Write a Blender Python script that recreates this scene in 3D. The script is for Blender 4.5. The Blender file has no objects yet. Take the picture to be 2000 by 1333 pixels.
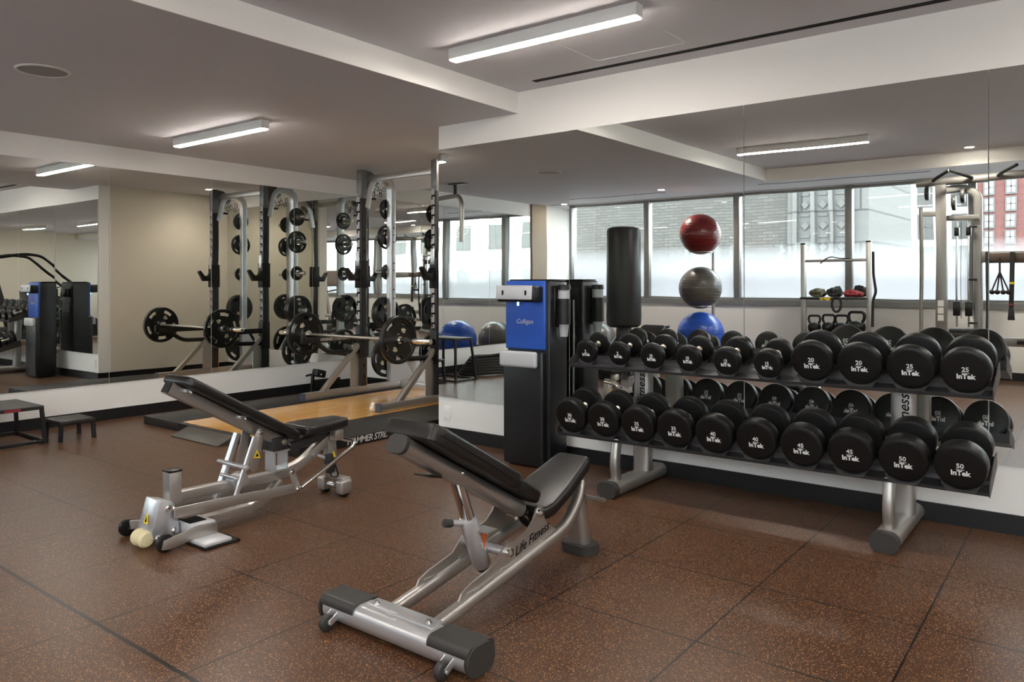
import bpy, bmesh, math, random
from mathutils import Vector, Matrix
random.seed(7)
SC = bpy.context.scene
COL = SC.collection
PI = math.pi

# ------------------------------------------------------------------ camera, sky, exposure
EYE = 1.27
cam_d = bpy.data.cameras.new('camera')
cam = bpy.data.objects.new('camera', cam_d); COL.objects.link(cam)
cam.location = (0, 0, EYE)
cam.rotation_euler = (PI / 2, 0, math.radians(37.52))
cam_d.sensor_width = 36.0
cam_d.lens = 1491.5 / 2000 * 36.0
cam_d.shift_y = -(666.5 - 553.9) / 2000
cam_d.clip_start = 0.05; cam_d.clip_end = 400
SC.camera = cam

world = bpy.data.worlds.new('world'); SC.world = world; world.use_nodes = True
_n = world.node_tree.nodes; _l = world.node_tree.links
_bg = _n['Background']
_tc = _n.new('ShaderNodeTexCoord'); _sep = _n.new('ShaderNodeSeparateXYZ'); _rmp = _n.new('ShaderNodeValToRGB')
_l.new(_tc.outputs['Generated'], _sep.inputs[0]); _l.new(_sep.outputs['Z'], _rmp.inputs[0])
_rmp.color_ramp.elements[0].color = (0.30, 0.30, 0.30, 1); _rmp.color_ramp.elements[0].position = 0.0
_rmp.color_ramp.elements[1].color = (0.90, 0.95, 1.0, 1); _rmp.color_ramp.elements[1].position = 0.12
_l.new(_rmp.outputs[0], _bg.inputs['Color'])
SKY = 9.0
_bg.inputs['Strength'].default_value = SKY

LED = 46.0          # radiance of the linear ceiling lights
SPOT = 120.0         # radiance of the recessed downlights
SC.view_settings.view_transform = 'Standard'
SC.view_settings.look = 'None'
SC.view_settings.gamma = 1.0
SC.view_settings.use_curve_mapping = False
SC.view_settings.exposure = 1.08
SC.cycles.max_bounces = 14
SC.cycles.diffuse_bounces = 5
SC.cycles.glossy_bounces = 10
SC.cycles.transmission_bounces = 8
SC.cycles.transparent_max_bounces = 12

# ------------------------------------------------------------------ materials
MATS = {}
def mat(name, col, rough=0.5, metal=0.0, var=0.0, vscale=20.0, bump=0.0, bscale=200.0, spec=None, coat=0.0):
    m = bpy.data.materials.new(name); m.use_nodes = True
    nt = m.node_tree; b = nt.nodes['Principled BSDF']
    b.inputs['Base Color'].default_value = (*col, 1)
    b.inputs['Roughness'].default_value = rough
    b.inputs['Metallic'].default_value = metal
    if spec is not None: b.inputs['Specular IOR Level'].default_value = spec
    if coat: b.inputs['Coat Weight'].default_value = coat; b.inputs['Coat Roughness'].default_value = 0.12
    tc = nt.nodes.new('ShaderNodeTexCoord')
    if var:
        no = nt.nodes.new('ShaderNodeTexNoise'); no.inputs['Scale'].default_value = vscale; no.inputs['Detail'].default_value = 4
        nt.links.new(tc.outputs['Object'], no.inputs['Vector'])
        mx = nt.nodes.new('ShaderNodeMix'); mx.data_type = 'RGBA'
        mx.inputs['A'].default_value = (*[c * (1 - var) for c in col], 1)
        mx.inputs['B'].default_value = (*[min(1, c * (1 + var)) for c in col], 1)
        nt.links.new(no.outputs['Fac'], mx.inputs['Factor']); nt.links.new(mx.outputs['Result'], b.inputs['Base Color'])
    if bump:
        n2 = nt.nodes.new('ShaderNodeTexNoise'); n2.inputs['Scale'].default_value = bscale; n2.inputs['Detail'].default_value = 3
        nt.links.new(tc.outputs['Object'], n2.inputs['Vector'])
        bp = nt.nodes.new('ShaderNodeBump'); bp.inputs['Strength'].default_value = bump; bp.inputs['Distance'].default_value = 0.002
        nt.links.new(n2.outputs['Fac'], bp.inputs['Height']); nt.links.new(bp.outputs['Normal'], b.inputs['Normal'])
    MATS[name] = m
    return m

def emis(name, col, s):
    m = bpy.data.materials.new(name); m.use_nodes = True
    b = m.node_tree.nodes['Principled BSDF']
    b.inputs['Base Color'].default_value = (0.8, 0.8, 0.8, 1)
    b.inputs['Emission Color'].default_value = (*col, 1); b.inputs['Emission Strength'].default_value = s
    MATS[name] = m
    return m

mat('wall_paint', (0.84, 0.825, 0.80), 0.75, var=0.02, vscale=3, bump=0.05, bscale=300)
mat('beige_paint', (0.68, 0.62, 0.52), 0.75, var=0.03, vscale=3, bump=0.05, bscale=300)
mat('ceiling_paint', (0.65, 0.635, 0.665), 0.8, var=0.03, vscale=2)
mat('trim_brown', (0.28, 0.21, 0.14), 0.6, var=0.05, vscale=4)
mat('base_rubber', (0.006, 0.006, 0.0075), 0.45, var=0.2, vscale=8)
mat('frame_alu', (0.30, 0.30, 0.29), 0.45, 0.6, var=0.05)
mat('white_metal', (0.78, 0.78, 0.77), 0.4, 0.0, var=0.01)
mat('silver_paint', (0.50, 0.48, 0.455), 0.36, 0.88, var=0.05, vscale=30)
mat('bright_silver', (0.66, 0.665, 0.69), 0.34, 0.80, var=0.04, vscale=30)
mat('machine_silver', (0.27, 0.262, 0.25), 0.38, 0.6, var=0.05)
mat('chrome', (0.80, 0.79, 0.77), 0.10, 1.0, var=0.03)
mat('knurl_steel', (0.62, 0.58, 0.52), 0.30, 1.0, var=0.1, vscale=60, bump=0.3, bscale=900)
mat('rack_grey', (0.17, 0.172, 0.175), 0.38, 0.4, var=0.05)
mat('charcoal_metal', (0.038, 0.038, 0.041), 0.40, 0.3, var=0.08)
mat('black_metal', (0.008, 0.008, 0.0085), 0.42, 0.0, var=0.15, spec=0.4)
mat('black_plastic', (0.007, 0.007, 0.0075), 0.35, 0.0, var=0.15, spec=0.4)
mat('grey_plastic', (0.036, 0.035, 0.033), 0.45, 0.0, var=0.1)
mat('saddle_grey', (0.055, 0.055, 0.056), 0.45, var=0.1)
mat('vinyl', (0.0085, 0.0075, 0.007), 0.34, 0.0, var=0.15, vscale=40, bump=0.06, bscale=500)
mat('db_rubber', (0.0065, 0.0062, 0.0064), 0.42, 0.0, var=0.2, vscale=30, bump=0.05, bscale=500, spec=0.35)
mat('plate_iron', (0.006, 0.006, 0.006), 0.33, 0.0, var=0.2, vscale=30)
mat('white_ink', (0.85, 0.85, 0.83), 0.6)
mat('cream_ink', (0.72, 0.66, 0.48), 0.5)
mat('dark_ink', (0.004, 0.004, 0.004), 0.7, spec=0.2)
mat('grey_ink', (0.55, 0.53, 0.50), 0.6)
mat('cream_urethane', (0.74, 0.66, 0.40), 0.45, var=0.05)
mat('warn_yellow', (0.85, 0.62, 0.03), 0.5)
mat('warn_orange', (0.55, 0.10, 0.02), 0.5)
mat('cooler_blue', (0.020, 0.085, 0.42), 0.38, var=0.04)
mat('beam_cap_blue', (0.05, 0.06, 0.09), 0.45)
mat('cooler_black', (0.007, 0.0075, 0.009), 0.35, var=0.1, bump=0.04)
mat('drip_silver', (0.52, 0.525, 0.545), 0.38, 0.12, var=0.03)
mat('ball_red', (0.16, 0.012, 0.012), 0.32, coat=0.2, var=0.1, vscale=6)
mat('ball_grey', (0.12, 0.11, 0.10), 0.32, coat=0.2, var=0.1, vscale=6)
mat('ball_blue', (0.02, 0.09, 0.50), 0.32, coat=0.2, var=0.1, vscale=6)
mat('bag_black', (0.008, 0.008, 0.008), 0.40, var=0.15)
mat('rope_black', (0.015, 0.014, 0.013), 0.8, var=0.3, vscale=60, bump=0.4, bscale=150)
mat('strap_yellow', (0.75, 0.55, 0.03), 0.7)
mat('strap_red', (0.25, 0.02, 0.03), 0.7)
mat('strap_olive', (0.10, 0.10, 0.06), 0.8)
mat('strap_black', (0.02, 0.02, 0.022), 0.8)
mat('mat_rubber', (0.016, 0.0145, 0.0135), 0.5, var=0.2, vscale=60, bump=0.2, bscale=400)
mat('steel_ramp', (0.075, 0.068, 0.060), 0.5, 0.3, var=0.1)
mat('placard', (0.7, 0.7, 0.68), 0.5)
mat('console_brown', (0.10, 0.065, 0.05), 0.4)
mat('cup_clear', (0.42, 0.44, 0.45), 0.12)
mat('edge_glass', (0.72, 0.74, 0.72), 0.3)
mat('speaker_mesh', (0.36, 0.345, 0.335), 0.7, bump=0.4, bscale=1500)
emis('led', (1.0, 0.92, 0.83), LED)
emis('spot', (1.0, 0.90, 0.78), SPOT)
emis('led_blue', (0.15, 0.45, 1.0), 6.0)

def mirror_mat():
    m = bpy.data.materials.new('mirror_silver'); m.use_nodes = True
    nt = m.node_tree; b = nt.nodes['Principled BSDF']
    b.inputs['Base Color'].default_value = (0.80, 0.825, 0.80, 1); b.inputs['Metallic'].default_value = 1.0
    b.inputs['Roughness'].default_value = 0.0
    tc = nt.nodes.new('ShaderNodeTexCoord'); no = nt.nodes.new('ShaderNodeTexNoise')
    no.inputs['Scale'].default_value = 1.6; no.inputs['Detail'].default_value = 1
    bp = nt.nodes.new('ShaderNodeBump'); bp.inputs['Strength'].default_value = 0.10; bp.inputs['Distance'].default_value = 0.006
    nt.links.new(tc.outputs['Object'], no.inputs['Vector']); nt.links.new(no.outputs['Fac'], bp.inputs['Height'])
    nt.links.new(bp.outputs['Normal'], b.inputs['Normal'])
    MATS['mirror'] = m
mirror_mat()

def floor_mat():
    m = bpy.data.materials.new('rubber_tiles'); m.use_nodes = True
    nt = m.node_tree; N = nt.nodes; L = nt.links; b = N['Principled BSDF']
    tc = N.new('ShaderNodeTexCoord'); sp = N.new('ShaderNodeSeparateXYZ'); L.new(tc.outputs['Object'], sp.inputs[0])
    def M(op, a, c=None):
        n = N.new('ShaderNodeMath'); n.operation = op
        for i, v in enumerate((a, c)):
            if v is None: continue
            if isinstance(v, (int, float)): n.inputs[i].default_value = v
            else: L.new(v, n.inputs[i])
        return n.outputs[0]
    P = 0.612
    tx = M('DIVIDE', M('SUBTRACT', sp.outputs['X'], -0.52), P); ty = M('DIVIDE', M('SUBTRACT', sp.outputs['Y'], 1.32), P)
    fx = M('ABSOLUTE', M('SUBTRACT', M('FRACT', M('ADD', tx, 0.5)), 0.5)); fy = M('ABSOLUTE', M('SUBTRACT', M('FRACT', M('ADD', ty, 0.5)), 0.5))
    jn = N.new('ShaderNodeTexNoise'); jn.inputs['Scale'].default_value = 5.0; L.new(tc.outputs['Object'], jn.inputs['Vector'])
    wid = M('ADD', M('MULTIPLY', jn.outputs['Fac'], 0.010), 0.001)
    sx = M('LESS_THAN', fx, wid); sy = M('LESS_THAN', fy, wid)
    wide = M('MULTIPLY', M('LESS_THAN', M('ABSOLUTE', M('SUBTRACT', sp.outputs['Y'], 1.316)), 0.0085), M('LESS_THAN', sp.outputs['X'], -1.7))
    seam = M('MAXIMUM', M('MAXIMUM', sx, sy), wide)
    vo = N.new('ShaderNodeTexVoronoi'); vo.inputs['Scale'].default_value = 290.0; L.new(tc.outputs['Object'], vo.inputs['Vector'])
    sc = N.new('ShaderNodeSeparateColor'); L.new(vo.outputs['Color'], sc.inputs[0])
    fleck = M('MULTIPLY', M('LESS_THAN', sc.outputs['Red'], 0.14), M('LESS_THAN', vo.outputs['Distance'], 0.55))
    big = N.new('ShaderNodeTexNoise'); big.inputs['Scale'].default_value = 1.3; big.inputs['Detail'].default_value = 4; L.new(tc.outputs['Object'], big.inputs['Vector'])
    fine = N.new('ShaderNodeTexNoise'); fine.inputs['Scale'].default_value = 240; fine.inputs['Detail'].default_value = 2; L.new(tc.outputs['Object'], fine.inputs['Vector'])
    wn = N.new('ShaderNodeTexWhiteNoise'); wn.noise_dimensions = '2D'
    cv = N.new('ShaderNodeCombineXYZ'); L.new(M('FLOOR', tx), cv.inputs[0]); L.new(M('FLOOR', ty), cv.inputs[1]); L.new(cv.outputs[0], wn.inputs['Vector'])
    def mix(f, a, c):
        n = N.new('ShaderNodeMix'); n.data_type = 'RGBA'
        if isinstance(f, (int, float)): n.inputs['Factor'].default_value = f
        else: L.new(f, n.inputs['Factor'])
        for k, v in (('A', a), ('B', c)):
            if isinstance(v, tuple): n.inputs[k].default_value = (*v, 1)
            else: L.new(v, n.inputs[k])
        return n.outputs['Result']
    base = mix(fine.outputs['Fac'], (0.020, 0.0085, 0.0045), (0.125, 0.055, 0.027))
    base = mix(M('MULTIPLY', wn.outputs['Value'], 0.22), base, (0.045, 0.024, 0.016))
    base = mix(M('MULTIPLY', big.outputs['Fac'], 0.25), base, (0.10, 0.053, 0.030))
    fcol = mix(sc.outputs['Green'], (0.38, 0.12, 0.035), (0.50, 0.31, 0.14))
    c = mix(fleck, base, fcol)
    c = mix(seam, c, (0.006, 0.004, 0.0035))
    L.new(c, b.inputs['Base Color'])
    b.inputs['Roughness'].default_value = 0.36
    b.inputs['Specular IOR Level'].default_value = 0.4
    bp = N.new('ShaderNodeBump'); bp.inputs['Strength'].default_value = 0.12; bp.inputs['Distance'].default_value = 0.002
    L.new(M('SUBTRACT', fine.outputs['Fac'], seam), bp.inputs['Height']); L.new(bp.outputs['Normal'], b.inputs['Normal'])
    MATS['floor'] = m
floor_mat()

def wood_mat():
    m = bpy.data.materials.new('oak_platform'); m.use_nodes = True
    nt = m.node_tree; N = nt.nodes; L = nt.links; b = N['Principled BSDF']
    tc = N.new('ShaderNodeTexCoord'); mp = N.new('ShaderNodeMapping'); mp.inputs['Rotation'].default_value = (0, 0, PI / 2)
    L.new(tc.outputs['Object'], mp.inputs[0])
    br = N.new('ShaderNodeTexBrick'); br.inputs['Scale'].default_value = 1.0
    br.inputs['Brick Width'].default_value = 1.1; br.inputs['Row Height'].default_value = 0.075; br.inputs['Mortar Size'].default_value = 0.0012
    br.inputs['Color1'].default_value = (0.74, 0.37, 0.09, 1); br.inputs['Color2'].default_value = (0.82, 0.46, 0.13, 1); br.inputs['Mortar'].default_value = (0.45, 0.22, 0.06, 1)
    L.new(mp.outputs[0], br.inputs['Vector'])
    no = N.new('ShaderNodeTexNoise'); no.inputs['Scale'].default_value = 9; no.inputs['Detail'].default_value = 5
    m2 = N.new('ShaderNodeMapping'); m2.inputs['Scale'].default_value = (6, 0.6, 1); L.new(tc.outputs['Object'], m2.inputs[0]); L.new(m2.outputs[0], no.inputs['Vector'])
    mx = N.new('ShaderNodeMix'); mx.data_type = 'RGBA'; mx.blend_type = 'MULTIPLY'; mx.inputs['Factor'].default_value = 0.4
    L.new(br.outputs['Color'], mx.inputs['A']); L.new(no.outputs['Color'], mx.inputs['B'])
    L.new(br.outputs['Color'], b.inputs['Base Color'])
    b.inputs['Roughness'].default_value = 0.16; b.inputs['Coat Weight'].default_value = 0.4; b.inputs['Coat Roughness'].default_value = 0.05
    MATS['oak'] = m
wood_mat()

def glass_mat():
    # clear pane whose lower half carries a frosted film that fades out at about 1.7 m
    m = bpy.data.materials.new('window_film'); m.use_nodes = True
    nt = m.node_tree; N = nt.nodes; L = nt.links
    N.remove(N['Principled BSDF']); out = N['Material Output']
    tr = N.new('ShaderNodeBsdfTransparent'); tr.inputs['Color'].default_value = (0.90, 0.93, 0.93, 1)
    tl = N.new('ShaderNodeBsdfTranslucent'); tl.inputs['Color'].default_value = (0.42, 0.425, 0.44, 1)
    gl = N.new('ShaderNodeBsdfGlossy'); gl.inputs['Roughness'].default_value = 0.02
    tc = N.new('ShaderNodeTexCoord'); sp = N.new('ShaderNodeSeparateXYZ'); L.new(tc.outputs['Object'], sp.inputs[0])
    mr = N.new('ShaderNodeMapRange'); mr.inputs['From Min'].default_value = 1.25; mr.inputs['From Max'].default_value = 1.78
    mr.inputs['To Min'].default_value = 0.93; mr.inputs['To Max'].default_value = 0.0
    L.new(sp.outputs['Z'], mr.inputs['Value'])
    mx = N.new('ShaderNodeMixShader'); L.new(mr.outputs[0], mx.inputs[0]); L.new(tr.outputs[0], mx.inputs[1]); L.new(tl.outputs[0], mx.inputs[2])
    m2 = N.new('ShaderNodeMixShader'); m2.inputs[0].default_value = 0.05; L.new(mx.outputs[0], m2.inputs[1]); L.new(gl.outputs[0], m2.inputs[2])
    L.new(m2.outputs[0], out.inputs['Surface'])
    MATS['glass'] = m
glass_mat()

def facade_mat(name, c1, c2, mortar, bw, rh, ms):
    m = bpy.data.materials.new(name); m.use_nodes = True
    nt = m.node_tree; N = nt.nodes; L = nt.links; b = N['Principled BSDF']
    tc = N.new('ShaderNodeTexCoord'); mp = N.new('ShaderNodeMapping'); mp.inputs['Rotation'].default_value = (PI / 2, 0, 0)
    L.new(tc.outputs['Object'], mp.inputs[0])
    br = N.new('ShaderNodeTexBrick'); br.inputs['Scale'].default_value = 1.0
    br.inputs['Brick Width'].default_value = bw; br.inputs['Row Height'].default_value = rh; br.inputs['Mortar Size'].default_value = ms
    br.inputs['Color1'].default_value = (*c1, 1); br.inputs['Color2'].default_value = (*c2, 1); br.inputs['Mortar'].default_value = (*mortar, 1)
    L.new(mp.outputs[0], br.inputs['Vector']); L.new(br.outputs['Color'], b.inputs['Base Color'])
    b.inputs['Roughness'].default_value = 0.9
    MATS[name] = m
facade_mat('stone_brick', (0.05, 0.047, 0.043), (0.068, 0.064, 0.058), (0.034, 0.032, 0.03), 0.34, 0.095, 0.012)
facade_mat('stone_block', (0.085, 0.083, 0.08), (0.095, 0.093, 0.09), (0.042, 0.041, 0.04), 1.6, 0.9, 0.03)
facade_mat('white_stone', (0.85, 0.84, 0.82), (0.87, 0.86, 0.84), (0.80, 0.79, 0.78), 1.2, 0.6, 0.01)
facade_mat('red_brick', (0.115, 0.035, 0.032), (0.135, 0.045, 0.04), (0.12, 0.08, 0.07), 0.3, 0.09, 0.008)
mat('facade_pane', (0.10, 0.10, 0.095), 0.7)
mat('facade_trim', (0.11, 0.11, 0.108), 0.8)

# ------------------------------------------------------------------ mesh builder
ORI = {}
def root_of(o):
    while o.parent: o = o.parent
    return o
def smooth(me, ang=35):
    for p in me.polygons: p.use_smooth = True
    me.set_sharp_from_angle(angle=math.radians(ang))

def rpath(pts, r, n=6):
    """polyline with rounded corners"""
    pts = [Vector(p) for p in pts]; out = [pts[0]]
    for i in range(1, len(pts) - 1):
        a, b, c = pts[i - 1], pts[i], pts[i + 1]
        d1 = (a - b); d2 = (c - b); rr = min(r, d1.length * 0.49, d2.length * 0.49)
        p1 = b + d1.normalized() * rr; p2 = b + d2.normalized() * rr
        for k in range(n + 1):
            t = k / n
            out.append(p1 * (1 - t) ** 2 + b * 2 * t * (1 - t) + p2 * t * t)
    out.append(pts[-1])
    return out

def rrect(w, h, r, n=4):
    """rounded rectangle outline, centred"""
    o = []
    for cx, cy, a0 in ((w / 2 - r, h / 2 - r, 0), (-w / 2 + r, h / 2 - r, PI / 2), (-w / 2 + r, -h / 2 + r, PI), (w / 2 - r, -h / 2 + r, 1.5 * PI)):
        for k in range(n + 1):
            a = a0 + k / n * PI / 2
            o.append((cx + r * math.cos(a), cy + r * math.sin(a)))
    return o
def circ(r, n=16, ry=None):
    return [(r * math.cos(2 * PI * k / n), (ry or r) * math.sin(2 * PI * k / n)) for k in range(n)]

class MB:
    def __init__(s): s.bm = bmesh.new()
    def _merge(s, b2, M=None):
        if M is not None: bmesh.ops.transform(b2, matrix=M, verts=b2.verts)
        me = bpy.data.meshes.new('t'); b2.to_mesh(me); b2.free(); s.bm.from_mesh(me); bpy.data.meshes.remove(me)
        return s
    def box(s, c, d, bev=0.0, seg=2, rot=None):
        b = bmesh.new(); bmesh.ops.create_cube(b, size=1.0)
        bmesh.ops.scale(b, vec=d, verts=b.verts)
        if bev: bmesh.ops.bevel(b, geom=list(b.edges), offset=min(bev, min(d) * 0.49), segments=seg, profile=0.5, affect='EDGES')
        M = Matrix.Translation(c)
        if rot is not None: M = M @ (rot.to_matrix().to_4x4() if hasattr(rot, 'to_matrix') else rot)
        return s._merge(b, M)
    def b2(s, lo, hi, bev=0.0, seg=2):
        return s.box([(a + b) / 2 for a, b in zip(lo, hi)], [b - a for a, b in zip(lo, hi)], bev, seg)
    def sweep(s, path, prof, up=(0, 0, 1), closed=False, cap=True):
        """prof: 2-D points (side, up)"""
        path = [Vector(p) for p in path]; n = len(path); rings = []
        up = Vector(up); prevS = None
        for i, p in enumerate(path):
            if closed: t = (path[(i + 1) % n] - path[i - 1])
            elif i == 0: t = path[1] - path[0]
            elif i == n - 1: t = path[-1] - path[-2]
            else: t = (path[i + 1] - p).normalized() + (p - path[i - 1]).normalized()
            t.normalize()
            side = t.cross(up)
            if side.length < 0.05: side = prevS if prevS is not None else t.cross(Vector((0, 1, 0.01)))
            side = (side - t * side.dot(t)).normalized()
            if prevS is not None and side.dot(prevS) < 0: side = -side
            prevS = side; u = side.cross(t)
            rings.append([s.bm.verts.new(p + side * a + u * b) for a, b in prof])
        m = len(prof)
        for i in range(n if closed else n - 1):
            r1, r2 = rings[i], rings[(i + 1) % n]
            for k in range(m): s.bm.faces.new((r1[k], r1[(k + 1) % m], r2[(k + 1) % m], r2[k]))
        if cap and not closed:
            s.bm.faces.new(rings[0][::-1]); s.bm.faces.new(rings[-1])
        return s
    def tube(s, path, r, n=12, closed=False, ry=None): return s.sweep(path, circ(r, n, ry), closed=closed)
    def bar(s, p, q, w, h, r=0.004, up=(0, 0, 1)): return s.sweep([p, q], rrect(w, h, min(r, w * 0.49, h * 0.49), 3), up=up)
    def cyl(s, p, q, r, r2=None, n=24, bev=0.0):
        p, q = Vector(p), Vector(q); L = (q - p).length; r2 = r if r2 is None else r2
        bev = min(bev, L * 0.45, min(r, r2) * 0.9)
        prof = [(0, 0), (r - bev, 0)] + ([(r - bev * 0.3, bev * 0.3), (r, bev)] if bev else []) + ([(r2, L - bev), (r2 - bev * 0.3, L - bev * 0.3)] if bev else []) + [(r2 - bev, L), (0, L)]
        return s.lathe(prof, p, q - p, n)
    def lathe(s, prof, o, ax=(0, 0, 1), n=32):
        o = Vector(o); ax = Vector(ax).normalized()
        Q = ax.to_track_quat('Z', 'Y').to_matrix()
        rings = []
        for r, z in prof:
            if r < 1e-6: rings.append([s.bm.verts.new(o + Q @ Vector((0, 0, z)))])
            else: rings.append([s.bm.verts.new(o + Q @ Vector((r * math.cos(2 * PI * k / n), r * math.sin(2 * PI * k / n), z))) for k in range(n)])
        for a, b in zip(rings, rings[1:]):
            if len(a) == 1 and len(b) == 1: continue
            for k in range(n):
                k2 = (k + 1) % n
                if len(a) == 1: s.bm.faces.new((a[0], b[k2], b[k]))
                elif len(b) == 1: s.bm.faces.new((a[k], a[k2], b[0]))
                else: s.bm.faces.new((a[k], a[k2], b[k2], b[k]))
        return s
    def prism(s, pts, ext, bev=0.0, seg=2):
        b = bmesh.new(); pts = [Vector(p) for p in pts]; ext = Vector(ext)
        v1 = [b.verts.new(p) for p in pts]; v2 = [b.verts.new(p + ext) for p in pts]; n = len(pts)
        b.faces.new(v1[::-1]); b.faces.new(v2)
        for k in range(n): b.faces.new((v1[k], v1[(k + 1) % n], v2[(k + 1) % n], v2[k]))
        bmesh.ops.recalc_face_normals(b, faces=b.faces)
        if bev: bmesh.ops.bevel(b, geom=list(b.edges), offset=bev, segments=seg, profile=0.5, affect='EDGES')
        return s._merge(b)
    def ball(s, c, r, scl=(1, 1, 1), u=32, v=20):
        b = bmesh.new(); bmesh.ops.create_uvsphere(b, u_segments=u, v_segments=v, radius=r)
        bmesh.ops.scale(b, vec=scl, verts=b.verts)
        return s._merge(b, Matrix.Translation(c))
    def mesh(s, name, m, off=(0, 0, 0), ang=35):
        bmesh.ops.recalc_face_normals(s.bm, faces=s.bm.faces)
        bmesh.ops.translate(s.bm, vec=[-x for x in off], verts=s.bm.verts)
        me = bpy.data.meshes.new(name); s.bm.to_mesh(me); s.bm.free()
        me.materials.append(MATS[m]); smooth(me, ang)
        return me
    def part(s, name, m, parent=None, label=None, ang=35):
        """one mesh object; coordinates were given in the frame of the root's location"""
        off = root_of(parent).location if (parent is not None and not root_of(parent).get('_local')) else (0, 0, 0)
        o = bpy.data.objects.new(name, s.mesh(name, m, off, ang)); COL.objects.link(o)
        if parent is not None: o.parent = parent
        if label: o['label'] = label
        return o

def thing(name, label, cat, loc=(0, 0, 0), group=None, local=False):
    o = bpy.data.objects.new(name, None); COL.objects.link(o); o.location = loc; o.empty_display_size = 0.1
    o['label'] = label; o['category'] = cat
    if group: o['group'] = group
    if local: o['_local'] = 1
    return o
def tag(o, label, cat, group=None):
    o['label'] = label; o['category'] = cat
    if group: o['group'] = group
    return o
def struct(o): o['kind'] = 'structure'; return o
def copy_tree(o, loc=None, label=None):
    def rec(x, par):
        c = x.copy(); COL.objects.link(c); c.parent = par
        for ch in list(x.children): rec(ch, c)
        return c
    c = rec(o, None)
    if loc is not None: c.location = loc
    if label: c['label'] = label
    return c

TXT = {}
def text_mesh(body, size, ext=0.0006, bold=0.0, shear=0.0, space=1.0):
    key = (body, size, ext, bold, shear, space)
    if key not in TXT:
        cu = bpy.data.curves.new('lettering', 'FONT'); cu.body = body; cu.size = size; cu.align_x = 'CENTER'; cu.align_y = 'CENTER'
        cu.extrude = ext; cu.offset = bold; cu.shear = shear; cu.space_character = space; cu.resolution_u = 3; cu.space_line = 0.78
        o = bpy.data.objects.new('tmp_text', cu); COL.objects.link(o)
        dg = bpy.context.evaluated_depsgraph_get(); dg.update()
        me = bpy.data.meshes.new_from_object(o.evaluated_get(dg))
        bpy.data.objects.remove(o); bpy.data.curves.remove(cu); TXT[key] = me
    return TXT[key].copy()
def lettering(texts, m, parent, name='lettering', label=None):
    """texts: list of (mesh, matrix in root frame); joined into one part"""
    bm = bmesh.new()
    for me, M in texts:
        me.transform(M); bm.from_mesh(me); bpy.data.meshes.remove(me)
    me = bpy.data.meshes.new(name); bm.to_mesh(me); bm.free(); me.materials.clear(); me.materials.append(MATS[m])
    o = bpy.data.objects.new(name, me); COL.objects.link(o); o.parent = parent
    if label: o['label'] = label
    return o
def frame(o, x, y):
    """matrix with origin o, text direction x, text up y"""
    x = Vector(x).normalized(); y = Vector(y); y = (y - x * y.dot(x)).normalized(); z = x.cross(y)
    M = Matrix.Identity(4)
    for i in range(3): M[i][0] = x[i]; M[i][1] = y[i]; M[i][2] = z[i]; M[i][3] = o[i]
    return M

# ------------------------------------------------------------------ the room
WR = 4.606      # mirrored wall on the right (plane y)
WB = -7.318     # mirrored wall on the left (plane x)
WN = 6.47       # end of the rack alcove (plane y)
WX = -4.295     # alcove side wall (plane x)
WW = -1.933     # window wall behind the photographer (plane y)
WE = 9.2        # far end of the gym (plane x)
ZU, ZL = 2.715, 2.555
BX, BY = -3.49, -0.905   # edges of the raised ceiling tray

def sbox(name, lo, hi, m): return struct(MB().b2(lo, hi).part(name, m))
sbox('floor', (WB - 0.2, WW - 0.3, -0.12), (WE + 0.2, WN + 0.2, 0.0), 'floor')
sbox('wall_right', (WX, WR, 0), (WE, WR + 0.15, ZU + 0.1), 'wall_paint')
sbox('wall_alcove_side', (WX, WR + 0.15, 0), (WX + 0.15, WN, ZL), 'beige_paint')
sbox('wall_alcove_end', (WB, WN, 0), (WX + 0.15, WN + 0.15, ZL), 'wall_paint')
sbox('wall_left', (WB - 0.15, WW - 0.3, 0), (WB, WN + 0.15, ZL), 'wall_paint')
sbox('wall_far_end', (WE, WW - 0.3, 0), (WE + 0.15, WR + 0.15, ZU), 'beige_paint')
sbox('wall_window_side', (WB, WW - 0.22, 0), (WE, WW, 0.875), 'wall_paint')
sbox('trim_1', (WB, WW - 0.24, 0.875), (WE, WW + 0.03, 0.955), 'frame_alu')
sbox('trim_2', (WB, WW - 0.20, ZL - 0.012), (WE, WW + 0.0, ZL + 0.1), 'ceiling_paint')
sbox('trim_3', (WB, -1.20, 0.1), (WB + 0.03, -0.80, ZL - 0.002), 'trim_brown')
# ceilings: raised tray in the middle, lower band around it
struct(MB().b2((BX - 0.1, BY - 0.1, ZU), (WE + 0.15, WR + 0.02, ZU + 0.12)).part('ceiling', 'ceiling_paint'))
lowc = MB(); lowc.b2((WB - 0.15, WW - 0.3, ZL), (BX, WN + 0.15, ZL + 0.4)); lowc.b2((BX, WW - 0.3, ZL), (WE + 0.15, BY, ZL + 0.4))
struct(lowc.part('ceiling_lower_band', 'ceiling_paint'))
# faces of the drop between the two ceiling heights
sbox('trim_4', (BX, BY, ZL), (BX + 0.012, WR, ZU), 'wall_paint')
sbox('trim_5', (BX + 0.012, BY, ZL), (WE, BY + 0.012, ZU), 'wall_paint')
def base(name, lo, hi): sbox(name, lo, hi, 'base_rubber')
base('baseboard_right', (WX - 0.012, WR - 0.012, 0), (WE, WR, 0.10))
base('baseboard_alcove_side', (WX - 0.012, WR, 0), (WX, WN, 0.10))
base('baseboard_alcove_end', (WB + 0.012, WN - 0.012, 0), (WX - 0.012, WN, 0.10))
base('baseboard_left', (WB, WW, 0), (WB + 0.012, WN, 0.10))
base('baseboard_window_side', (WB + 0.012, WW, 0), (WE, WW + 0.012, 0.10))

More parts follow.
